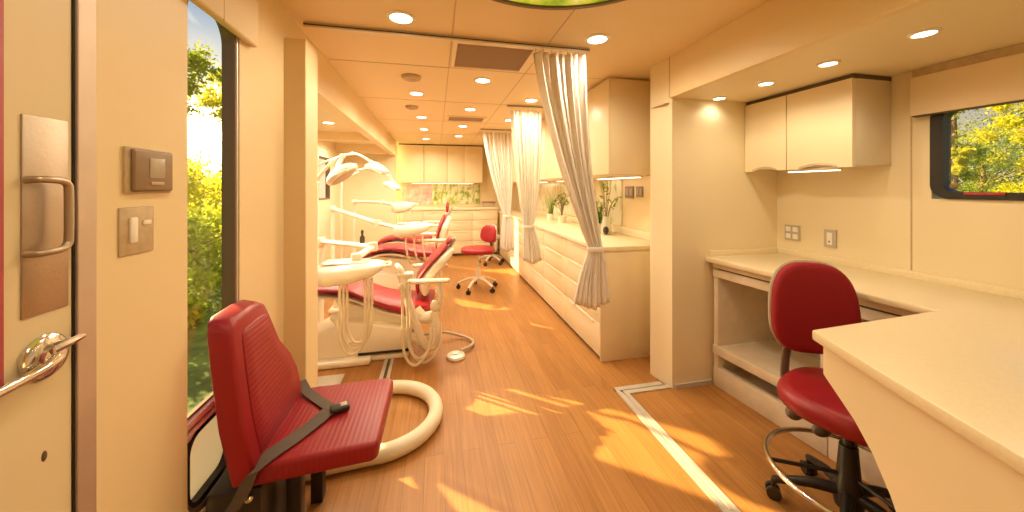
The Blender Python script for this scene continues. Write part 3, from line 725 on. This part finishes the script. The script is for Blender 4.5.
# ------------------------------------------------------------------ back run of cabinets
xs = [-.735, -.25, .235, .72, 1.25]
YBF = 7.05
for i in range(4):
    x0, x1 = xs[i]+.002, xs[i+1]-.002
    t = thing('back_cabinet', 'cream base cabinet on the far back wall, %s from the alcove' % ordw[i], 'cabinet', ((x0+x1)/2, 7.35, 0), 'base cabinets on the far back wall')
    MB().box(x0, x1, YBF+.02, 7.65, .05, .93, .002).build('carcass', M['laminate'], t)
    MB().box(x0, x1, YBF+.06, 7.65, 0, .05).build('plinth', M['edge_dark'], t)
    zs = [.06, .30, .52, .72, .925] if i != 1 else [.06, .72, .925]
    for za, zb in zip(zs, zs[1:]):
        dr = MB().box(x0+.003, x1-.003, YBF, YBF+.02, za+.005, zb-.005, .003).build('drawer' if i != 1 or za > .5 else 'door', M['laminate'], t)
        MB().box(x0+.10, x1-.10, YBF-.012, YBF, zb-.035, zb-.022, .003).build('pull', M['laminate_pale'], dr)
tag(MB().box(-.74, 1.252, YBF-.02, 7.65, .935, .985, .006).build('worktop', M['counter']), 'short cream worktop across the far back wall', 'worktop')
ux = [-.735, -.24, .225, .575, .96]
for i in range(4):
    x0, x1 = ux[i]+.002, ux[i+1]-.002
    t = thing('back_wall_cabinet', 'tall cream cupboard high on the far back wall, %s from the alcove' % ordw[i], 'cabinet', ((x0+x1)/2, 7.45, 1.5), 'cupboards high on the far back wall')
    MB().box(x0, x1, 7.27, 7.65, 1.49, 2.255, .002).build('carcass', M['laminate'], t)
    MB().box(x0+.002, x1-.002, 7.25, 7.27, 1.492, 2.253, .003).build('door', M['laminate'], t)
tag(MB().box(-.74, .965, 7.30, 7.65, 2.256, 2.279).build('gap_shade_strip', M['edge_dark']), 'dark gap strip between back cupboards and ceiling', 'strip')  # dark solid strip painted in for the shaded gap above the cupboards
tag(MB().box(-.70, -.09, 7.632, 7.648, 1.03, 1.475, .002).build('printed_panel', M['pink']), 'pink blossom print panel on the far back wall', 'panel')
tag(MB().box(-.08, .95, 7.632, 7.648, 1.03, 1.475, .002).build('printed_panel', M['green_print']), 'green leaf print panel beside the pink print on the back wall', 'panel')
t = thing('light_rail', 'slim strip light under the cupboards on the far back wall', 'light', (.1, 7.45, 1.47))
MB().box(-.5, .8, 7.42, 7.48, 1.476, 1.491, .002).build('housing', M['alu'], t)
MB().box(-.48, .78, 7.43, 7.47, 1.471, 1.477).build('lens', M['tube_light'], t)
t = thing('storage_box', 'dark grey storage box on the back worktop next to the farthest curtain', 'box', (1.08, 7.2, .985))
MB().box(.96, 1.20, 7.08, 7.32, .9855, 1.07, .008).build('body', M['vent'], t)
MB().box(.95, 1.21, 7.07, 7.33, 1.07, 1.095, .006).build('lid', M['brown_plastic'], t)

# ------------------------------------------------------------------ curtains and tracks
def curtain(xa, xb, y, ztop, tie, zt, flare, zb, m, label, folds, tw=.035, ytie=0.0):
    t = thing('curtain', label, 'curtain', ((xa+xb)/2, y, zb), 'white curtains tied back along the aisle')
    N = folds*10; 
    def row(u):  # u 0 top .. 1 bottom -> (left x, right x, z, amplitude, y)
        z = ztop+(zb-ztop)*u
        if z >= zt:
            k = min(1.0, max(0.0, (ztop-z)/(ztop-zt))); e = k**1.35; er = k**2.2
            l = xa+(tie-tw-xa)*e; r = xb+(tie+tw-xb)*er
            amp = .024*(1-k)+.024*k
        else:
            k = min(1.0, (zt-z)/(zt-zb)); e = 1-(1-k)**1.6
            l = tie-tw+(flare[0]-tie+tw)*e; r = tie+tw+(flare[1]-tie-tw)*e
            amp = .024+.012*k
        kk = min(1.0, max(0.0, (ztop-z)/(ztop-zt)))
        return l, r, z, amp, y+ytie*kk**1.5
    us = [i/46 for i in range(47)]
    b = bmesh.new(); G = []
    for u in us:
        l, r, z, amp, yc = row(u); rw = []
        for i in range(N+1):
            s_ = i/N; ph = s_*folds*2*PI
            hem = .018*math.sin(s_*7+1) if u > .97 else 0
            rw.append(b.verts.new((l+(r-l)*s_+.006*math.sin(ph*2+u*4), yc+amp*math.sin(ph+.5*math.sin(u*5+s_*9))+.012*math.cos(ph*.5+u*3), z+hem)))
        G.append(rw)
    for A, B in zip(G, G[1:]):
        for i in range(N): b.faces.new((A[i], A[i+1], B[i+1], B[i]))
    mb = MB(); mb._absorb(b)
    o = mb.build('fabric', m, t, angle=80)
    so = o.modifiers.new('thick', 'SOLIDIFY'); so.thickness = .003
    R = []
    MB().tube([(tie+(tw+.008)*math.cos(a), y+ytie+.045*math.sin(a), zt) for a in [2*PI*k/20 for k in range(20)]], .012, 8, 0, True, flat=(.45, 1.5)).build('tie_band', m, t)
    hk = max(6, folds)
    for k in range(hk):
        x = xa+.012+(xb-xa-.024)*k/(hk-1)
        MB().tube([(x, y, ztop-.004), (x, y, ztop+.02), (x, y, CEIL-.030)], .004, 6).build('hook', M['alu'], t)
    return t
curtain(.60, .945, 2.085, 2.235, 1.035, .975, (.885, 1.13), .60, M['curtain'], 'nearest white curtain tied back in front of the worktop end', 7, .043, .04)
curtain(.785, 1.14, 3.65, 2.215, .985, .955, (.93, 1.13), .57, M['curtain_warm'], 'middle ivory curtain tied back halfway down the aisle', 8, .05)
curtain(.69, 1.16, 5.2, 2.22, 1.06, .95, (.96, 1.16), .42, M['curtain'], 'farthest white curtain tied back near the red stool', 8, .05)
for x0, x1, y, lb in ((-.70, .965, 2.07, 'thin ceiling curtain track crossing in front of the ceiling grille'), (.75, 1.18, 3.65, 'thin ceiling curtain track above the middle curtain'), (.66, 1.20, 5.2, 'thin ceiling curtain track above the farthest curtain')):
    t = thing('curtain_track', lb, 'curtain track', ((x0+x1)/2, y, CEIL-.03), 'curtain tracks on the ceiling')
    MB().box(x0, x1, y-.010, y+.010, CEIL-.026, CEIL-.0005, .002).build('rail', M['alu'] , t)
    MB().box(x0, x1, y-.0115, y-.0098, CEIL-.017, CEIL-.009).build('slot', M['edge_dark'], t)

# ------------------------------------------------------------------ ceiling fittings
def downlight(x, y, z, label, group, power, spot=172, q_=1.0, col=(1, .83, .58)):
    t = thing('ceiling_light', label, 'ceiling light', (x, y, z-.012), group)
    MB().lathe([(.074*q_, 0), (.074*q_, -.004), (.066*q_, -.008), (.056*q_, -.008), (.056*q_, -.002)], (x, y, z), 28).build('trim_ring', M['rocker'], t)
    MB().lathe([(.056*q_, -.002), (.056*q_, -.006), (.02*q_, -.007)], (x, y, z), 28).build('lens', M['lens'], t)
    ld = bpy.data.lights.new('downlight_lamp', 'SPOT'); ld.energy = power; ld.spot_size = math.radians(spot); ld.spot_blend = .6
    ld.shadow_soft_size = .05*q_; ld.color = col
    lo = bpy.data.objects.new('downlight_lamp', ld); COL.objects.link(lo); lo.location = (x, y, z-.03)
    lo['kind'] = 'helper'
P = 34
ordl = ['first', 'second', 'third', 'fourth', 'fifth', 'sixth', 'seventh']
for row, x, ys in (('row along the alcove header', -.18, (1.90, 3.39, 4.51, 5.43, 6.5)), ('middle row', .38, (2.86, 3.94, 5.04, 6.02)), ('row above the worktop side', .95, (1.92, 3.40, 4.47))):
    for i, y in enumerate(ys):
        downlight(x, y, CEIL, 'round recessed ceiling light, %s in the %s counting from the entrance' % (ordl[i], row), 'round lights in the main ceiling', P*(1.35 if x > .9 else 1) if y < 3 else P*1.7)
for x, y, n in ((-.18, .3, 'left'), (.95, .3, 'right'), (.38, -.9, 'rear')):  # unseen downlights, added as fill light around the viewpoint
    downlight(x, y, CEIL, 'added round fill light in the unseen ceiling at the entrance, %s one' % n, 'round lights in the main ceiling', P*(.75 if x < 0 else .6))
for i, y in enumerate((2.008, 1.666, 1.334, .99)):
    downlight(1.90, y, SOF, 'round light in the low ceiling over the desk, %s from the partition' % ordl[i], 'round lights over the desk', 2.2 if i == 0 else 7, 160, .62)
for i, y in enumerate((3.0, 4.3, 5.6)):  # out-of-view lights added to brighten the alcove
    downlight(-1.2, y, 2.13, 'added round fill light in the alcove ceiling over the %s dental chair' % ('nearest', 'middle', 'farthest')[i], 'added fill lights in the alcove ceiling', 72, 172, 1.0, (1, .88, .68))
def grille(x0, x1, y0, y1, label, n):
    t = thing('ceiling_vent', label, 'ceiling vent', ((x0+x1)/2, (y0+y1)/2, CEIL-.012), 'vents in the main ceiling')
    MB().ring([(x0-.025, y0-.025), (x1+.025, y0-.025), (x1+.025, y1+.025), (x0-.025, y1+.025)], [(x0, y0), (x1, y0), (x1, y1), (x0, y1)], 'z', CEIL-.014, CEIL).build('frame', M['laminate'], t)
    MB().box(x0, x1, y0, y1, CEIL-.004, CEIL-.0005).build('backing', M['vent'], t)
    mb = MB()
    for k in range(n): y = y0+(y1-y0)*(k+.5)/n; mb.box(x0, x1, y-.003, y+.003, CEIL-.010, CEIL-.003)
    mb.build('slats', M['vent'], t)
grille(.13, .615, 2.135, 2.55, 'large taupe return grille in the ceiling behind the curtain track', 22)
grille(.16, .60, 4.36, 4.62, 'smaller taupe grille farther down the ceiling', 12)
for x, y, r, lb in ((-.195, 2.89, .078, 'flat round ceiling speaker between two lights'), (-.26, 3.95, .07, 'small round smoke detector farther down the ceiling')):
    t = thing('ceiling_speaker', lb, 'ceiling fitting', (x, y, CEIL-.03))
    MB().lathe([(r, 0), (r, -.012), (r*.85, -.026), (r*.5, -.030)], (x, y, CEIL), 24).build('housing', M['plate_tan'], t)
    MB().lathe([(r*.5, -.030), (r*.45, -.034), (r*.1, -.034)], (x, y, CEIL), 18).build('grille', M['vent'], t)
t = thing('leaf_ceiling_panel', 'round backlit green leaf panel in the ceiling at the entrance', 'ceiling light', (.45, 1.02, CEIL-.03))
MB().lathe([(.615, 0), (.62, -.012), (.61, -.022), (.590, -.022), (.588, -.008)], (.45, 1.02, CEIL), 64).build('rim', M['bronze'], t)
MB().lathe([(.588, -.006), (.588, -.012), (.02, -.014)], (.45, 1.02, CEIL), 64).build('print', M['dome'], t)

# ------------------------------------------------------------------ desk recess
top = [(1.245, .925), (1.93, .965), (1.845, 2.06), (1.85, 2.078), (XR-.001, 2.078), (XR-.001, -.30), (.80, -.30), (1.02, .40), (1.12, .64)]
tb = MB().prism(top, 'z', .865, .90, .007, 2)
tb.box(XR-.016, XR-.001, -.30, 2.078, .898, .94, .003).box(1.88, XR-.015, 2.062, 2.078, .898, .94, .003)
tag(tb.build('desk_worktop', M['counter']), 'cream L shaped desk worktop with pointed corner near the red stool', 'worktop')
dc = thing('desk_cabinet', 'pale open shelf unit under the desk by the partition', 'cabinet', (2.1, 1.8, 0))
def sk(y, off=0): return 1.905+off+(2.06-y)*.085  # front line drifts a little towards the wall
def skew_box(y0, y1, z0, z1, o0, o1, mb, r=.003):
    return mb.prism([(sk(y0, o0), y0), (sk(y1, o0), y1), (sk(y1, o1), y1), (sk(y0, o1), y0)], 'z', z0, z1, r)
def desk_unit(t, y0, y1):
    skew_box(y1-.035, y1, .05, .8645, 0, .50, MB()).build('side_panel', M['desk_wood'], t)
    skew_box(y0, y0+.035, .05, .8645, 0, .50, MB()).build('side_panel', M['desk_wood'], t)
    MB().box(XR-.03, XR-.012, y0+.03, y1-.03, .05, .86).build('back_panel', M['laminate_pale'], t)
    dr = skew_box(y0+.004, y1-.004, .762, .815, -.012, .03, MB()).build('drawer', M['desk_wood'], t)
    skew_box(y0+.004, y1-.004, .826, .862, -.014, .03, MB()).build('rail', M['desk_wood'], t)
    skew_box(y0+.004, y1-.004, .812, .828, 0, .03, MB(), 0).build('finger_groove', M['edge_dark'], t)
    skew_box(y0, y1, .225, .285, -.012, .46, MB()).build('shelf', M['desk_wood'], t)
    skew_box(y0, y1, .0, .135, -.004, .04, MB()).build('plinth', M['desk_wood'], t)
    skew_box(y0+.03, y1-.03, .06, .09, .03, .46, MB()).build('bottom_board', M['desk_wood'], t)
desk_unit(dc, 1.38, 2.062)
dc2 = thing('desk_cabinet', 'pale open shelf unit under the desk behind the red drafting stool', 'cabinet', (2.15, 1.1, 0))
desk_unit(dc2, .62, 1.376)
# curved support panel under the desk corner
A, B = Vector((1.268, .905)), Vector((1.045, .40)); L = (B-A).length; ud = (B-A).normalized(); nd = Vector((-ud.y, ud.x))*1
if nd.x < 0: nd = -nd
prof = [(0, .864), (0, .757)]
for px, pz in ((.135, .690), (.20, .640), (.255, .575), (.30, .50), (.335, .42), (.36, .33), (.375, .22), (.385, .10), (.39, 0)): prof.append((px, pz))
prof += [(1.25, 0), (1.25, .864)]
pm = MB(); bb = bmesh.new()
v0 = [bb.verts.new((A.x+ud.x*s_, A.y+ud.y*s_, z)) for s_, z in prof]; v1 = [bb.verts.new((A.x+ud.x*s_+nd.x*.02, A.y+ud.y*s_+nd.y*.02, z)) for s_, z in prof]
bb.faces.new(v0); bb.faces.new(v1[::-1])
for i in range(len(prof)): j = (i+1) % len(prof); bb.faces.new((v0[i], v1[i], v1[j], v0[j]))
bmesh.ops.recalc_face_normals(bb, faces=bb.faces); pm._absorb(bb)
tag(pm.build('support_panel', M['laminate'], smooth=False), 'cream panel with curved cut-out under the pointed desk corner', 'panel')
# overhead cabinet
oc = thing('overhead_cabinet', 'cream two door cupboard above the desk with curved finger grips', 'cabinet', (2.34, 1.75, 1.49))
MB().box(2.207, XR-.001, 1.42, 2.079, 1.505, 1.975, .003).build('carcass', M['laminate_pale'], oc)
MB().box(2.20, XR-.001, 1.42, 2.079, 1.975, 1.998).build('top_gap', M['edge_dark'], oc)
for ya, yb in ((1.418, 1.772), (1.778, 2.077)):
    n = 12; c = (ya+yb)/2; w = (yb-ya)*.30
    pts = [(yb, 1.973), (ya, 1.973), (ya, 1.495)]
    for k in range(n+1):
        a = -1+2*k/n; pts.append((c+w*a, 1.495+.020*(1-a*a)))
    pts.append((yb, 1.495))
    dd = MB().prism(pts, 'x', 2.185, 2.207).build('door', M['laminate'], oc, smooth=False)
    MB().tube([(2.188, c+w*(-1+2*k/8), 1.502+.020*(1-(-1+2*k/8)**2)) for k in range(9)], .005, 6).build('finger_grip', M['plate_tan'], dd)
MB().box(2.215, 2.245, 1.50, 1.80, 1.483, 1.503, .003).build('light_rail', M['alu'], oc)
MB().box(2.219, 2.241, 1.51, 1.79, 1.479, 1.484).build('light_lens', M['tube_light'], oc)
# right window
f = MB().ring(rrect(RY0, RY1, RZ0, RZ1, .07, 8), rrect(RY0+.05, RY1-.045, RZ0+.035, RZ1-.035, .045, 8), 'x', XR-.012, XR+.05)
win2 = struct('window_2', f, M['gasket'], 'black framed window with rounded corners above the desk', smooth=True)
MB().box(XR+.012, XR+.018, RY0+.03, RY1-.03, RZ0+.02, RZ1-.02).build('pane', M['glass'], win2, smooth=False)
MB().box(XR-.018, XR-.006, 1.02, 1.145, RZ0+.022, RZ0+.034, .003).build('red_handle', M['red_mark'], win2)
MB().lathe([(.014, 0), (.014, .01), (.008, .014)], seg=14, mtx=Matrix.Translation((XR+.014, 1.188, RZ0+.065)) @ Matrix.Rotation(-PI/2, 4, 'Y')).build('latch_button', M['brown_plastic'], win2)
v = thing('window_valance', 'plain cream valance box above the black framed window', 'valance', (2.4, .8, 1.76))
MB().box(XR-.05, XR-.013, .18, 1.318, 1.755, 1.955, .006).build('box', M['valance'], v)
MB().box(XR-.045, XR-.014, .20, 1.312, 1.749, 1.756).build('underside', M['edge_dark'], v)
MB().box(XR-.035, XR-.002, .20, 1.316, 1.954, 1.999).build('top_shade_strip', M['plate_tan'], v)  # tan strip stands in for the shadow between valance and low ceiling

# ------------------------------------------------------------------ stools
def star_base(t, c, R, m, mc, z0=.05, n=5, rot=0.0, hub=.12):
    for k in range(n):
        a = rot+2*PI*k/n; e = (c[0]+R*math.cos(a), c[1]+R*math.sin(a), z0+.03)
        MB().tube([(c[0], c[1], hub), (c[0]+R*.5*math.cos(a), c[1]+R*.5*math.sin(a), hub-.012), e], [.026, .02, .014], 10, 3).build('leg', m, t)
        cs = MB()
        for s in (-1, 1):
            ox, oy = -math.sin(a)*.014*s, math.cos(a)*.014*s
            q = Vector((e[0]+ox, e[1]+oy, .028)); ax = Vector((-math.sin(a), math.cos(a), 0))
            cs.tube([q-ax*.008, q+ax*.008], .028, 14)
        cs.cyl((e[0], e[1], .03), (e[0], e[1], z0+.035), .009)
        cs.build('caster', mc, t)
def stool_seat(c, z, rx, ry, th, rot, m, name, t, n=3.0):
    R = []
    for f, zz in ((.80, -th*.5), (.95, -th*.42), (1.0, -th*.1), (.985, th*.2), (.93, th*.40), (.80, th*.5), (.3, th*.47)):
        ring = []
        for k in range(32):
            a = 2*PI*k/32; x = math.copysign(abs(math.cos(a))**(2/n), math.cos(a))*rx*f; y = math.copysign(abs(math.sin(a))**(2/n), math.sin(a))*ry*f
            ring.append(Vector((c[0]+x*math.cos(rot)-y*math.sin(rot), c[1]+x*math.sin(rot)+y*math.cos(rot), z+zz-(.02*((k%32)/32>2)))))
        R.append(ring)
    return MB().loft(R).build(name, m, t, angle=60)
def back_pad(c, fdir, w0, w1, h, th, m, mshell, t, lean=.10):
    # rounded backrest: c = bottom centre, fdir = facing direction (2D)
    fx, fy = fdir; sx, sy = -fy, fx
    def outline(k):
        pts = []
        for a in range(40):
            an = 2*PI*a/40
            cx = math.copysign(abs(math.cos(an))**(2/3.0), math.cos(an)); cz = math.copysign(abs(math.sin(an))**(2/2.7), math.sin(an))
            zz = (cz+1)/2
            ww = w0+(w1-w0)*zz
            pts.append((cx*ww/2*k, h/2+cz*h/2*k))
        return pts
    def solid(layers):
        R = []
        for d, k in layers:
            ring = []
            for sx_, z in outline(k):
                dd = d-lean*z/h*.6-.03*(1-(2*sx_/w0)**2) + .03
                ring.append(Vector((c[0]+sx*sx_+fx*dd, c[1]+sy*sx_+fy*dd, c[2]+z)))
            R.append(ring)
        return MB().loft(R)
    o = solid([(-th*.5, .96), (-th*.3, 1.0), (th*.2, 1.0), (th*.42, .95), (th*.5, .86), (th*.52, .4)]).build('backrest', m, t, angle=60)
    solid([(-th*.5-.022, .90), (-th*.5-.016, 1.0), (-th*.5+.004, 1.035), (-th*.5+.01, 1.0)]).build('back_shell', mshell, o, angle=60)
    return o
ds = thing('drafting_stool', 'red drafting stool with chrome foot ring at the pointed desk corner', 'stool', (1.66, 1.09, 0))
c = (1.66, 1.09)
star_base(ds, c, .25, M['black_metal'], M['black'], rot=math.radians(139), hub=.13)
MB().lathe([(.045, .07), (.05, .10), (.042, .16), (.034, .26), (.030, .32)], (c[0], c[1], 0), 20).build('column', M['black'], ds)
MB().cyl((c[0], c[1], .30), (c[0], c[1], .45), .021, .021, 14).build('gas_lift', M['black_metal'], ds)
fr = MB().tube([(c[0]+.275*math.cos(2*PI*k/40), c[1]+.275*math.sin(2*PI*k/40), .195) for k in range(40)], .011, 10, 0, True).build('foot_ring', M['chrome'], ds)
for k in range(3):
    a = 2*PI*k/3+.5
    MB().cyl((c[0]+.03*math.cos(a), c[1]+.03*math.sin(a), .20), (c[0]+.27*math.cos(a), c[1]+.27*math.sin(a), .195), .008).build('spoke', M['black_metal'], fr)
stool_seat((c[0]-.012, c[1]-.005), .50, .235, .22, .08, math.radians(20), M['red'], 'seat', ds, 2.5)
MB().box(c[0]-.09, c[0]+.09, c[1]-.10, c[1]+.12, .435, .46, .006).build('mechanism', M['black'], ds)
fd = (-.39, -.92)
back_pad((c[0]+.062, c[1]+.182, .610), fd, .375, .325, .415, .05, M['red_fabric'], M['dental_grey'], ds, .05)
MB().tube([(c[0]+.0, c[1]+.08, .445), (c[0]-.012, c[1]+.20, .40), (c[0]-.018, c[1]+.245, .44), (c[0]-.015, c[1]+.245, .60), (c[0]+.035, c[1]+.215, .74)], .022, 10, 4, flat=(1.2, .6)).build('back_bar', M['dark_grey'], ds)
MB().tube([(c[0]-.012, c[1]+.22, .46), (c[0]-.012, c[1]+.215, .36)], .018, 10).ball((c[0]-.012, c[1]+.21, .325), (.042, .03, .034)).build('tilt_knob', M['dark_grey'], ds)
MB().tube([(c[0]+.03, c[1]+.06, .44), (c[0]+.07, c[1]+.12, .36), (c[0]+.09, c[1]+.155, .28)], .009, 8).ball((c[0]+.09, c[1]+.165, .255), (.048, .03, .026)).build('height_lever', M['dark_grey'], ds)

st = thing('clinic_stool', 'red clinic stool with pale star base facing the middle dental chair', 'stool', (.56, 4.70, 0))
c = (.56, 4.70)
star_base(st, c, .27, M['dental_white'], M['gasket'], rot=math.radians(20), hub=.15)
MB().lathe([(.035, .12), (.035, .2), (.026, .28), (.026, .30)], (c[0], c[1], 0), 16).cyl((c[0], c[1], .30), (c[0], c[1], .50), .02).build('column', M['dental_white'], st)
MB().box(c[0]-.10, c[0]+.20, c[1]-.08, c[1]+.08, .475, .50, .006).build('mechanism', M['dental_grey'], st)
stool_seat((c[0]-.0, c[1]), .535, .235, .215, .075, 0, M['red_chair'], 'seat', st, 2.5)
back_pad((c[0]+.165, c[1]+.09, .62), (-.80, -.60), .30, .25, .24, .06, M['red_chair'], M['dental_grey'], st, .03)
MB().tube([(c[0]+.1, c[1], .485), (c[0]+.22, c[1]+.13, .49), (c[0]+.235, c[1]+.145, .56), (c[0]+.215, c[1]+.13, .72)], .018, 10, 4).build('back_bar', M['dental_grey'], st)
st2 = thing('clinic_stool', 'dark stool base half hidden under the farthest curtain', 'stool', (.99, 6.25, 0))
c = (.99, 6.25)
star_base(st2, c, .23, M['dental_grey'], M['gasket'], rot=.3, hub=.14)
MB().lathe([(.035, .10), (.035, .2), (.026, .28), (.026, .46)], (c[0], c[1], 0), 16).build('column', M['black'], st2)
stool_seat(c, .49, .165, .165, .07, 0, M['dental_grey'], 'seat', st2, 2.2)

# ------------------------------------------------------------------ outdoors
struct('ground', MB().box(-60, 60, -40, 80, -.75, -.65), M['grass'], 'grass outside the windows')
def tree(x, y, h, cw, trunk, n, m, label, seed, leaf=.09, low=.35, name='tree'):
    rnd = random.Random(seed)
    t = thing(name, label, name, (x, y, -.65), 'trees and bushes outside the windows')
    tr = MB(); tr.tube([(x, y, -.66), (x+rnd.uniform(-.1, .1), y, h*.4-.6), (x+rnd.uniform(-.2, .2), y, h*.8-.6)], [trunk, trunk*.75, trunk*.3], 10, 4)
    for k in range(7):
        a = rnd.uniform(0, 2*PI); z = h*rnd.uniform(.35, .7)-.6; r = cw*rnd.uniform(.5, .8)
        tr.tube([(x, y, z), (x+r*.5*math.cos(a), y+r*.5*math.sin(a), z+r*.3), (x+r*math.cos(a), y+r*math.sin(a), z+r*.45)], [trunk*.35, trunk*.2, trunk*.06], 6, 2)
    tr.build('trunk', M['bark'], t)
    bm = bmesh.new()
    cl = [(rnd.uniform(0, 2*PI), rnd.uniform(.1, 1), rnd.uniform(low, 1)) for k in range(26)]
    for k in range(n):
        a, rr, zz = rnd.choice(cl)
        prof = math.sin(PI*min(1, max(.0, (zz-low)/(1.02-low))))**.5+.15
        p = Vector((x+cw*rr*prof*math.cos(a), y+cw*rr*prof*math.sin(a), zz*h-.65))+Vector((rnd.gauss(0, 1), rnd.gauss(0, 1), rnd.gauss(0, .8)))*cw*.17
        u = Vector((rnd.gauss(0, 1), rnd.gauss(0, 1), rnd.gauss(0, 1))).normalized(); w = u.cross(Vector((rnd.gauss(0, 1), rnd.gauss(0, 1), rnd.gauss(0, 1)))).normalized()
        s_ = leaf*rnd.uniform(.6, 1.2)
        bm.faces.new([bm.verts.new(p+u*s_), bm.verts.new(p+w*s_*.5), bm.verts.new(p-u*s_), bm.verts.new(p-w*s_*.5)])
    mb = MB(); mb._absorb(bm); mb.build('foliage', m, t, smooth=False)
# to the left, seen through the tall window
tree(-5.2, 8.4, 2.3, 1.25, .05, 5200, M['leaf_a'], 'bright yellow green bush low outside the tall window', 21, .07, .12, 'bush')
tree(-3.6, 6.2, 1.5, .9, .04, 4200, M['leaf_b'], 'low dark bush nearest outside the tall window', 22, .06, .05, 'bush')
tree(-9.3, 15.2, 7.2, 1.15, .10, 2600, M['leaf_b'], 'taller green tree on the left outside the tall window', 23, .10, .66)
tree(-9.75, 19.0, 7.6, 1.0, .10, 2400, M['leaf_a'], 'thin yellow lit tree at the bronze edge of the tall window', 24, .10, .64)
tree(-13.0, 22.5, 3.2, 3.0, .12, 5200, M['leaf_a'], 'low yellow lit tree farther off outside the tall window', 25, .13, .05)
tree(-9.5, 8.0, 2.6, 2.2, .06, 4200, M['leaf_b'], 'wide green bush outside, beyond the nearest low bush', 26, .10, .1, 'bush')
tree(-6.5, 4.6, 2.2, 1.4, .05, 3200, M['leaf_a'], 'yellow green bush outside, close to the vehicle wall', 27, .08, .1, 'bush')
tree(-13.5, 13.0, 3.4, 3.0, .08, 4600, M['leaf_b'], 'broad green bush at the far end of the grass', 28, .13, .08, 'bush')
# to the right, seen through the black framed window
for i, (x, y, h, cw, m, lb) in enumerate(((22, 10.9, 10.0, 1.2, 'leaf_b', 'green tree with a thick trunk outside the desk window'), (22, 8.5, 10, 1.0, 'leaf_a', 'yellow lit tree at the edge of the desk window'), (27, 12.9, 10.5, 1.2, 'leaf_b', 'mid green tree farther off outside the desk window'), (18, 8.75, 9, .45, 'leaf_a', 'slim sunlit tree near the black corner of the desk window'), (28, 10.9, 12, 1.0, 'leaf_a', 'farther yellow green tree outside the desk window'), (30, 13.2, 5.2, 3.0, 'leaf_b', 'low green tree in the middle of the desk window'), (34, 15.2, 6.4, 4.0, 'leaf_c', 'dark low tree closing the view at the black corner of the desk window'), (35, 11.8, 6.4, 4.0, 'leaf_c', 'dark low tree closing the view behind the sunlit trees'))):
    tree(x, y, h, cw, .16, 9000, M[m], lb, 40+i, .075, .05)

# ------------------------------------------------------------------ sky and sun
w = bpy.data.worlds.new('sky'); sc.world = w; w.use_nodes = True
nt = w.node_tree; bg = nt.nodes['Background']
tc = nt.nodes.new('ShaderNodeTexCoord')
sp = nt.nodes.new('ShaderNodeSeparateXYZ'); nt.links.new(tc.outputs['Generated'], sp.inputs[0])
rp = nt.nodes.new('ShaderNodeValToRGB'); e = rp.color_ramp.elements
e[0].position = 0.0; e[0].color = (1.5, 1.2, .66, 1)
e[1].position = .62; e[1].color = (.18, .38, .85, 1)
q = e.new(.14); q.color = (.92, .84, .70, 1)
q = e.new(.34); q.color = (.42, .62, .95, 1)
nt.links.new(sp.outputs['Z'], rp.inputs['Fac'])
SUNV = Vector((-.64, 1.165, .168)).normalized()
dp = nt.nodes.new('ShaderNodeVectorMath'); dp.operation = 'DOT_PRODUCT'; dp.inputs[1].default_value = SUNV
nt.links.new(tc.outputs['Generated'], dp.inputs[0])
def powr(ex, amp):
    mx0 = nt.nodes.new('ShaderNodeMath'); mx0.operation = 'MAXIMUM'; mx0.inputs[1].default_value = 0
    nt.links.new(dp.outputs['Value'], mx0.inputs[0])
    p_ = nt.nodes.new('ShaderNodeMath'); p_.operation = 'POWER'; p_.inputs[1].default_value = ex
    nt.links.new(mx0.outputs[0], p_.inputs[0])
    m_ = nt.nodes.new('ShaderNodeMath'); m_.operation = 'MULTIPLY'; m_.inputs[1].default_value = amp
    nt.links.new(p_.outputs[0], m_.inputs[0]); return m_
g1, g2 = powr(900, 40), powr(60, 2.2)
ad = nt.nodes.new('ShaderNodeMath'); ad.operation = 'ADD'
nt.links.new(g1.outputs[0], ad.inputs[0]); nt.links.new(g2.outputs[0], ad.inputs[1])
sc_ = nt.nodes.new('ShaderNodeVectorMath'); sc_.operation = 'SCALE'; sc_.inputs[0].default_value = (1, .80, .42)
nt.links.new(ad.outputs[0], sc_.inputs['Scale'])
av = nt.nodes.new('ShaderNodeVectorMath'); av.operation = 'ADD'
nt.links.new(rp.outputs['Color'], av.inputs[0]); nt.links.new(sc_.outputs[0], av.inputs[1])
nt.links.new(av.outputs[0], bg.inputs['Color'])
bg.inputs['Strength'].default_value = 1.0
sl = bpy.data.lights.new('sun', 'SUN'); sl.energy = 32; sl.color = (1, .74, .36); sl.angle = math.radians(.7)
so = bpy.data.objects.new('sun', sl); COL.objects.link(so); so['kind'] = 'helper'
sd = Vector((-.77, .64, .50))
so.rotation_euler = sd.to_track_quat('Z', 'Y').to_euler(); so.location = (-6, 6, 8)

# ------------------------------------------------------------------ camera and view
cam = bpy.data.cameras.new('camera'); co = bpy.data.objects.new('camera', cam); COL.objects.link(co)
co.location = (0, 0, 1.38)
yaw = math.atan(76/345)
co.rotation_euler = (PI/2, 0, -yaw)
cam.sensor_fit = 'HORIZONTAL'; cam.sensor_width = 36; cam.lens = 36*345/1024
cam.shift_x = 0; cam.shift_y = -(256-188)/1024
cam.clip_start = .05; cam.clip_end = 300
sc.camera = co
sc.view_settings.view_transform = 'Standard'; sc.view_settings.look = 'None'
sc.view_settings.gamma = 1; sc.view_settings.use_curve_mapping = False
sc.view_settings.exposure = -0.62
sc.cycles.max_bounces = 12; sc.cycles.diffuse_bounces = 7; sc.cycles.transparent_max_bounces = 16
sc.cycles.sample_clamp_indirect = 6
sc.cycles.caustics_reflective = False; sc.cycles.caustics_refractive = False
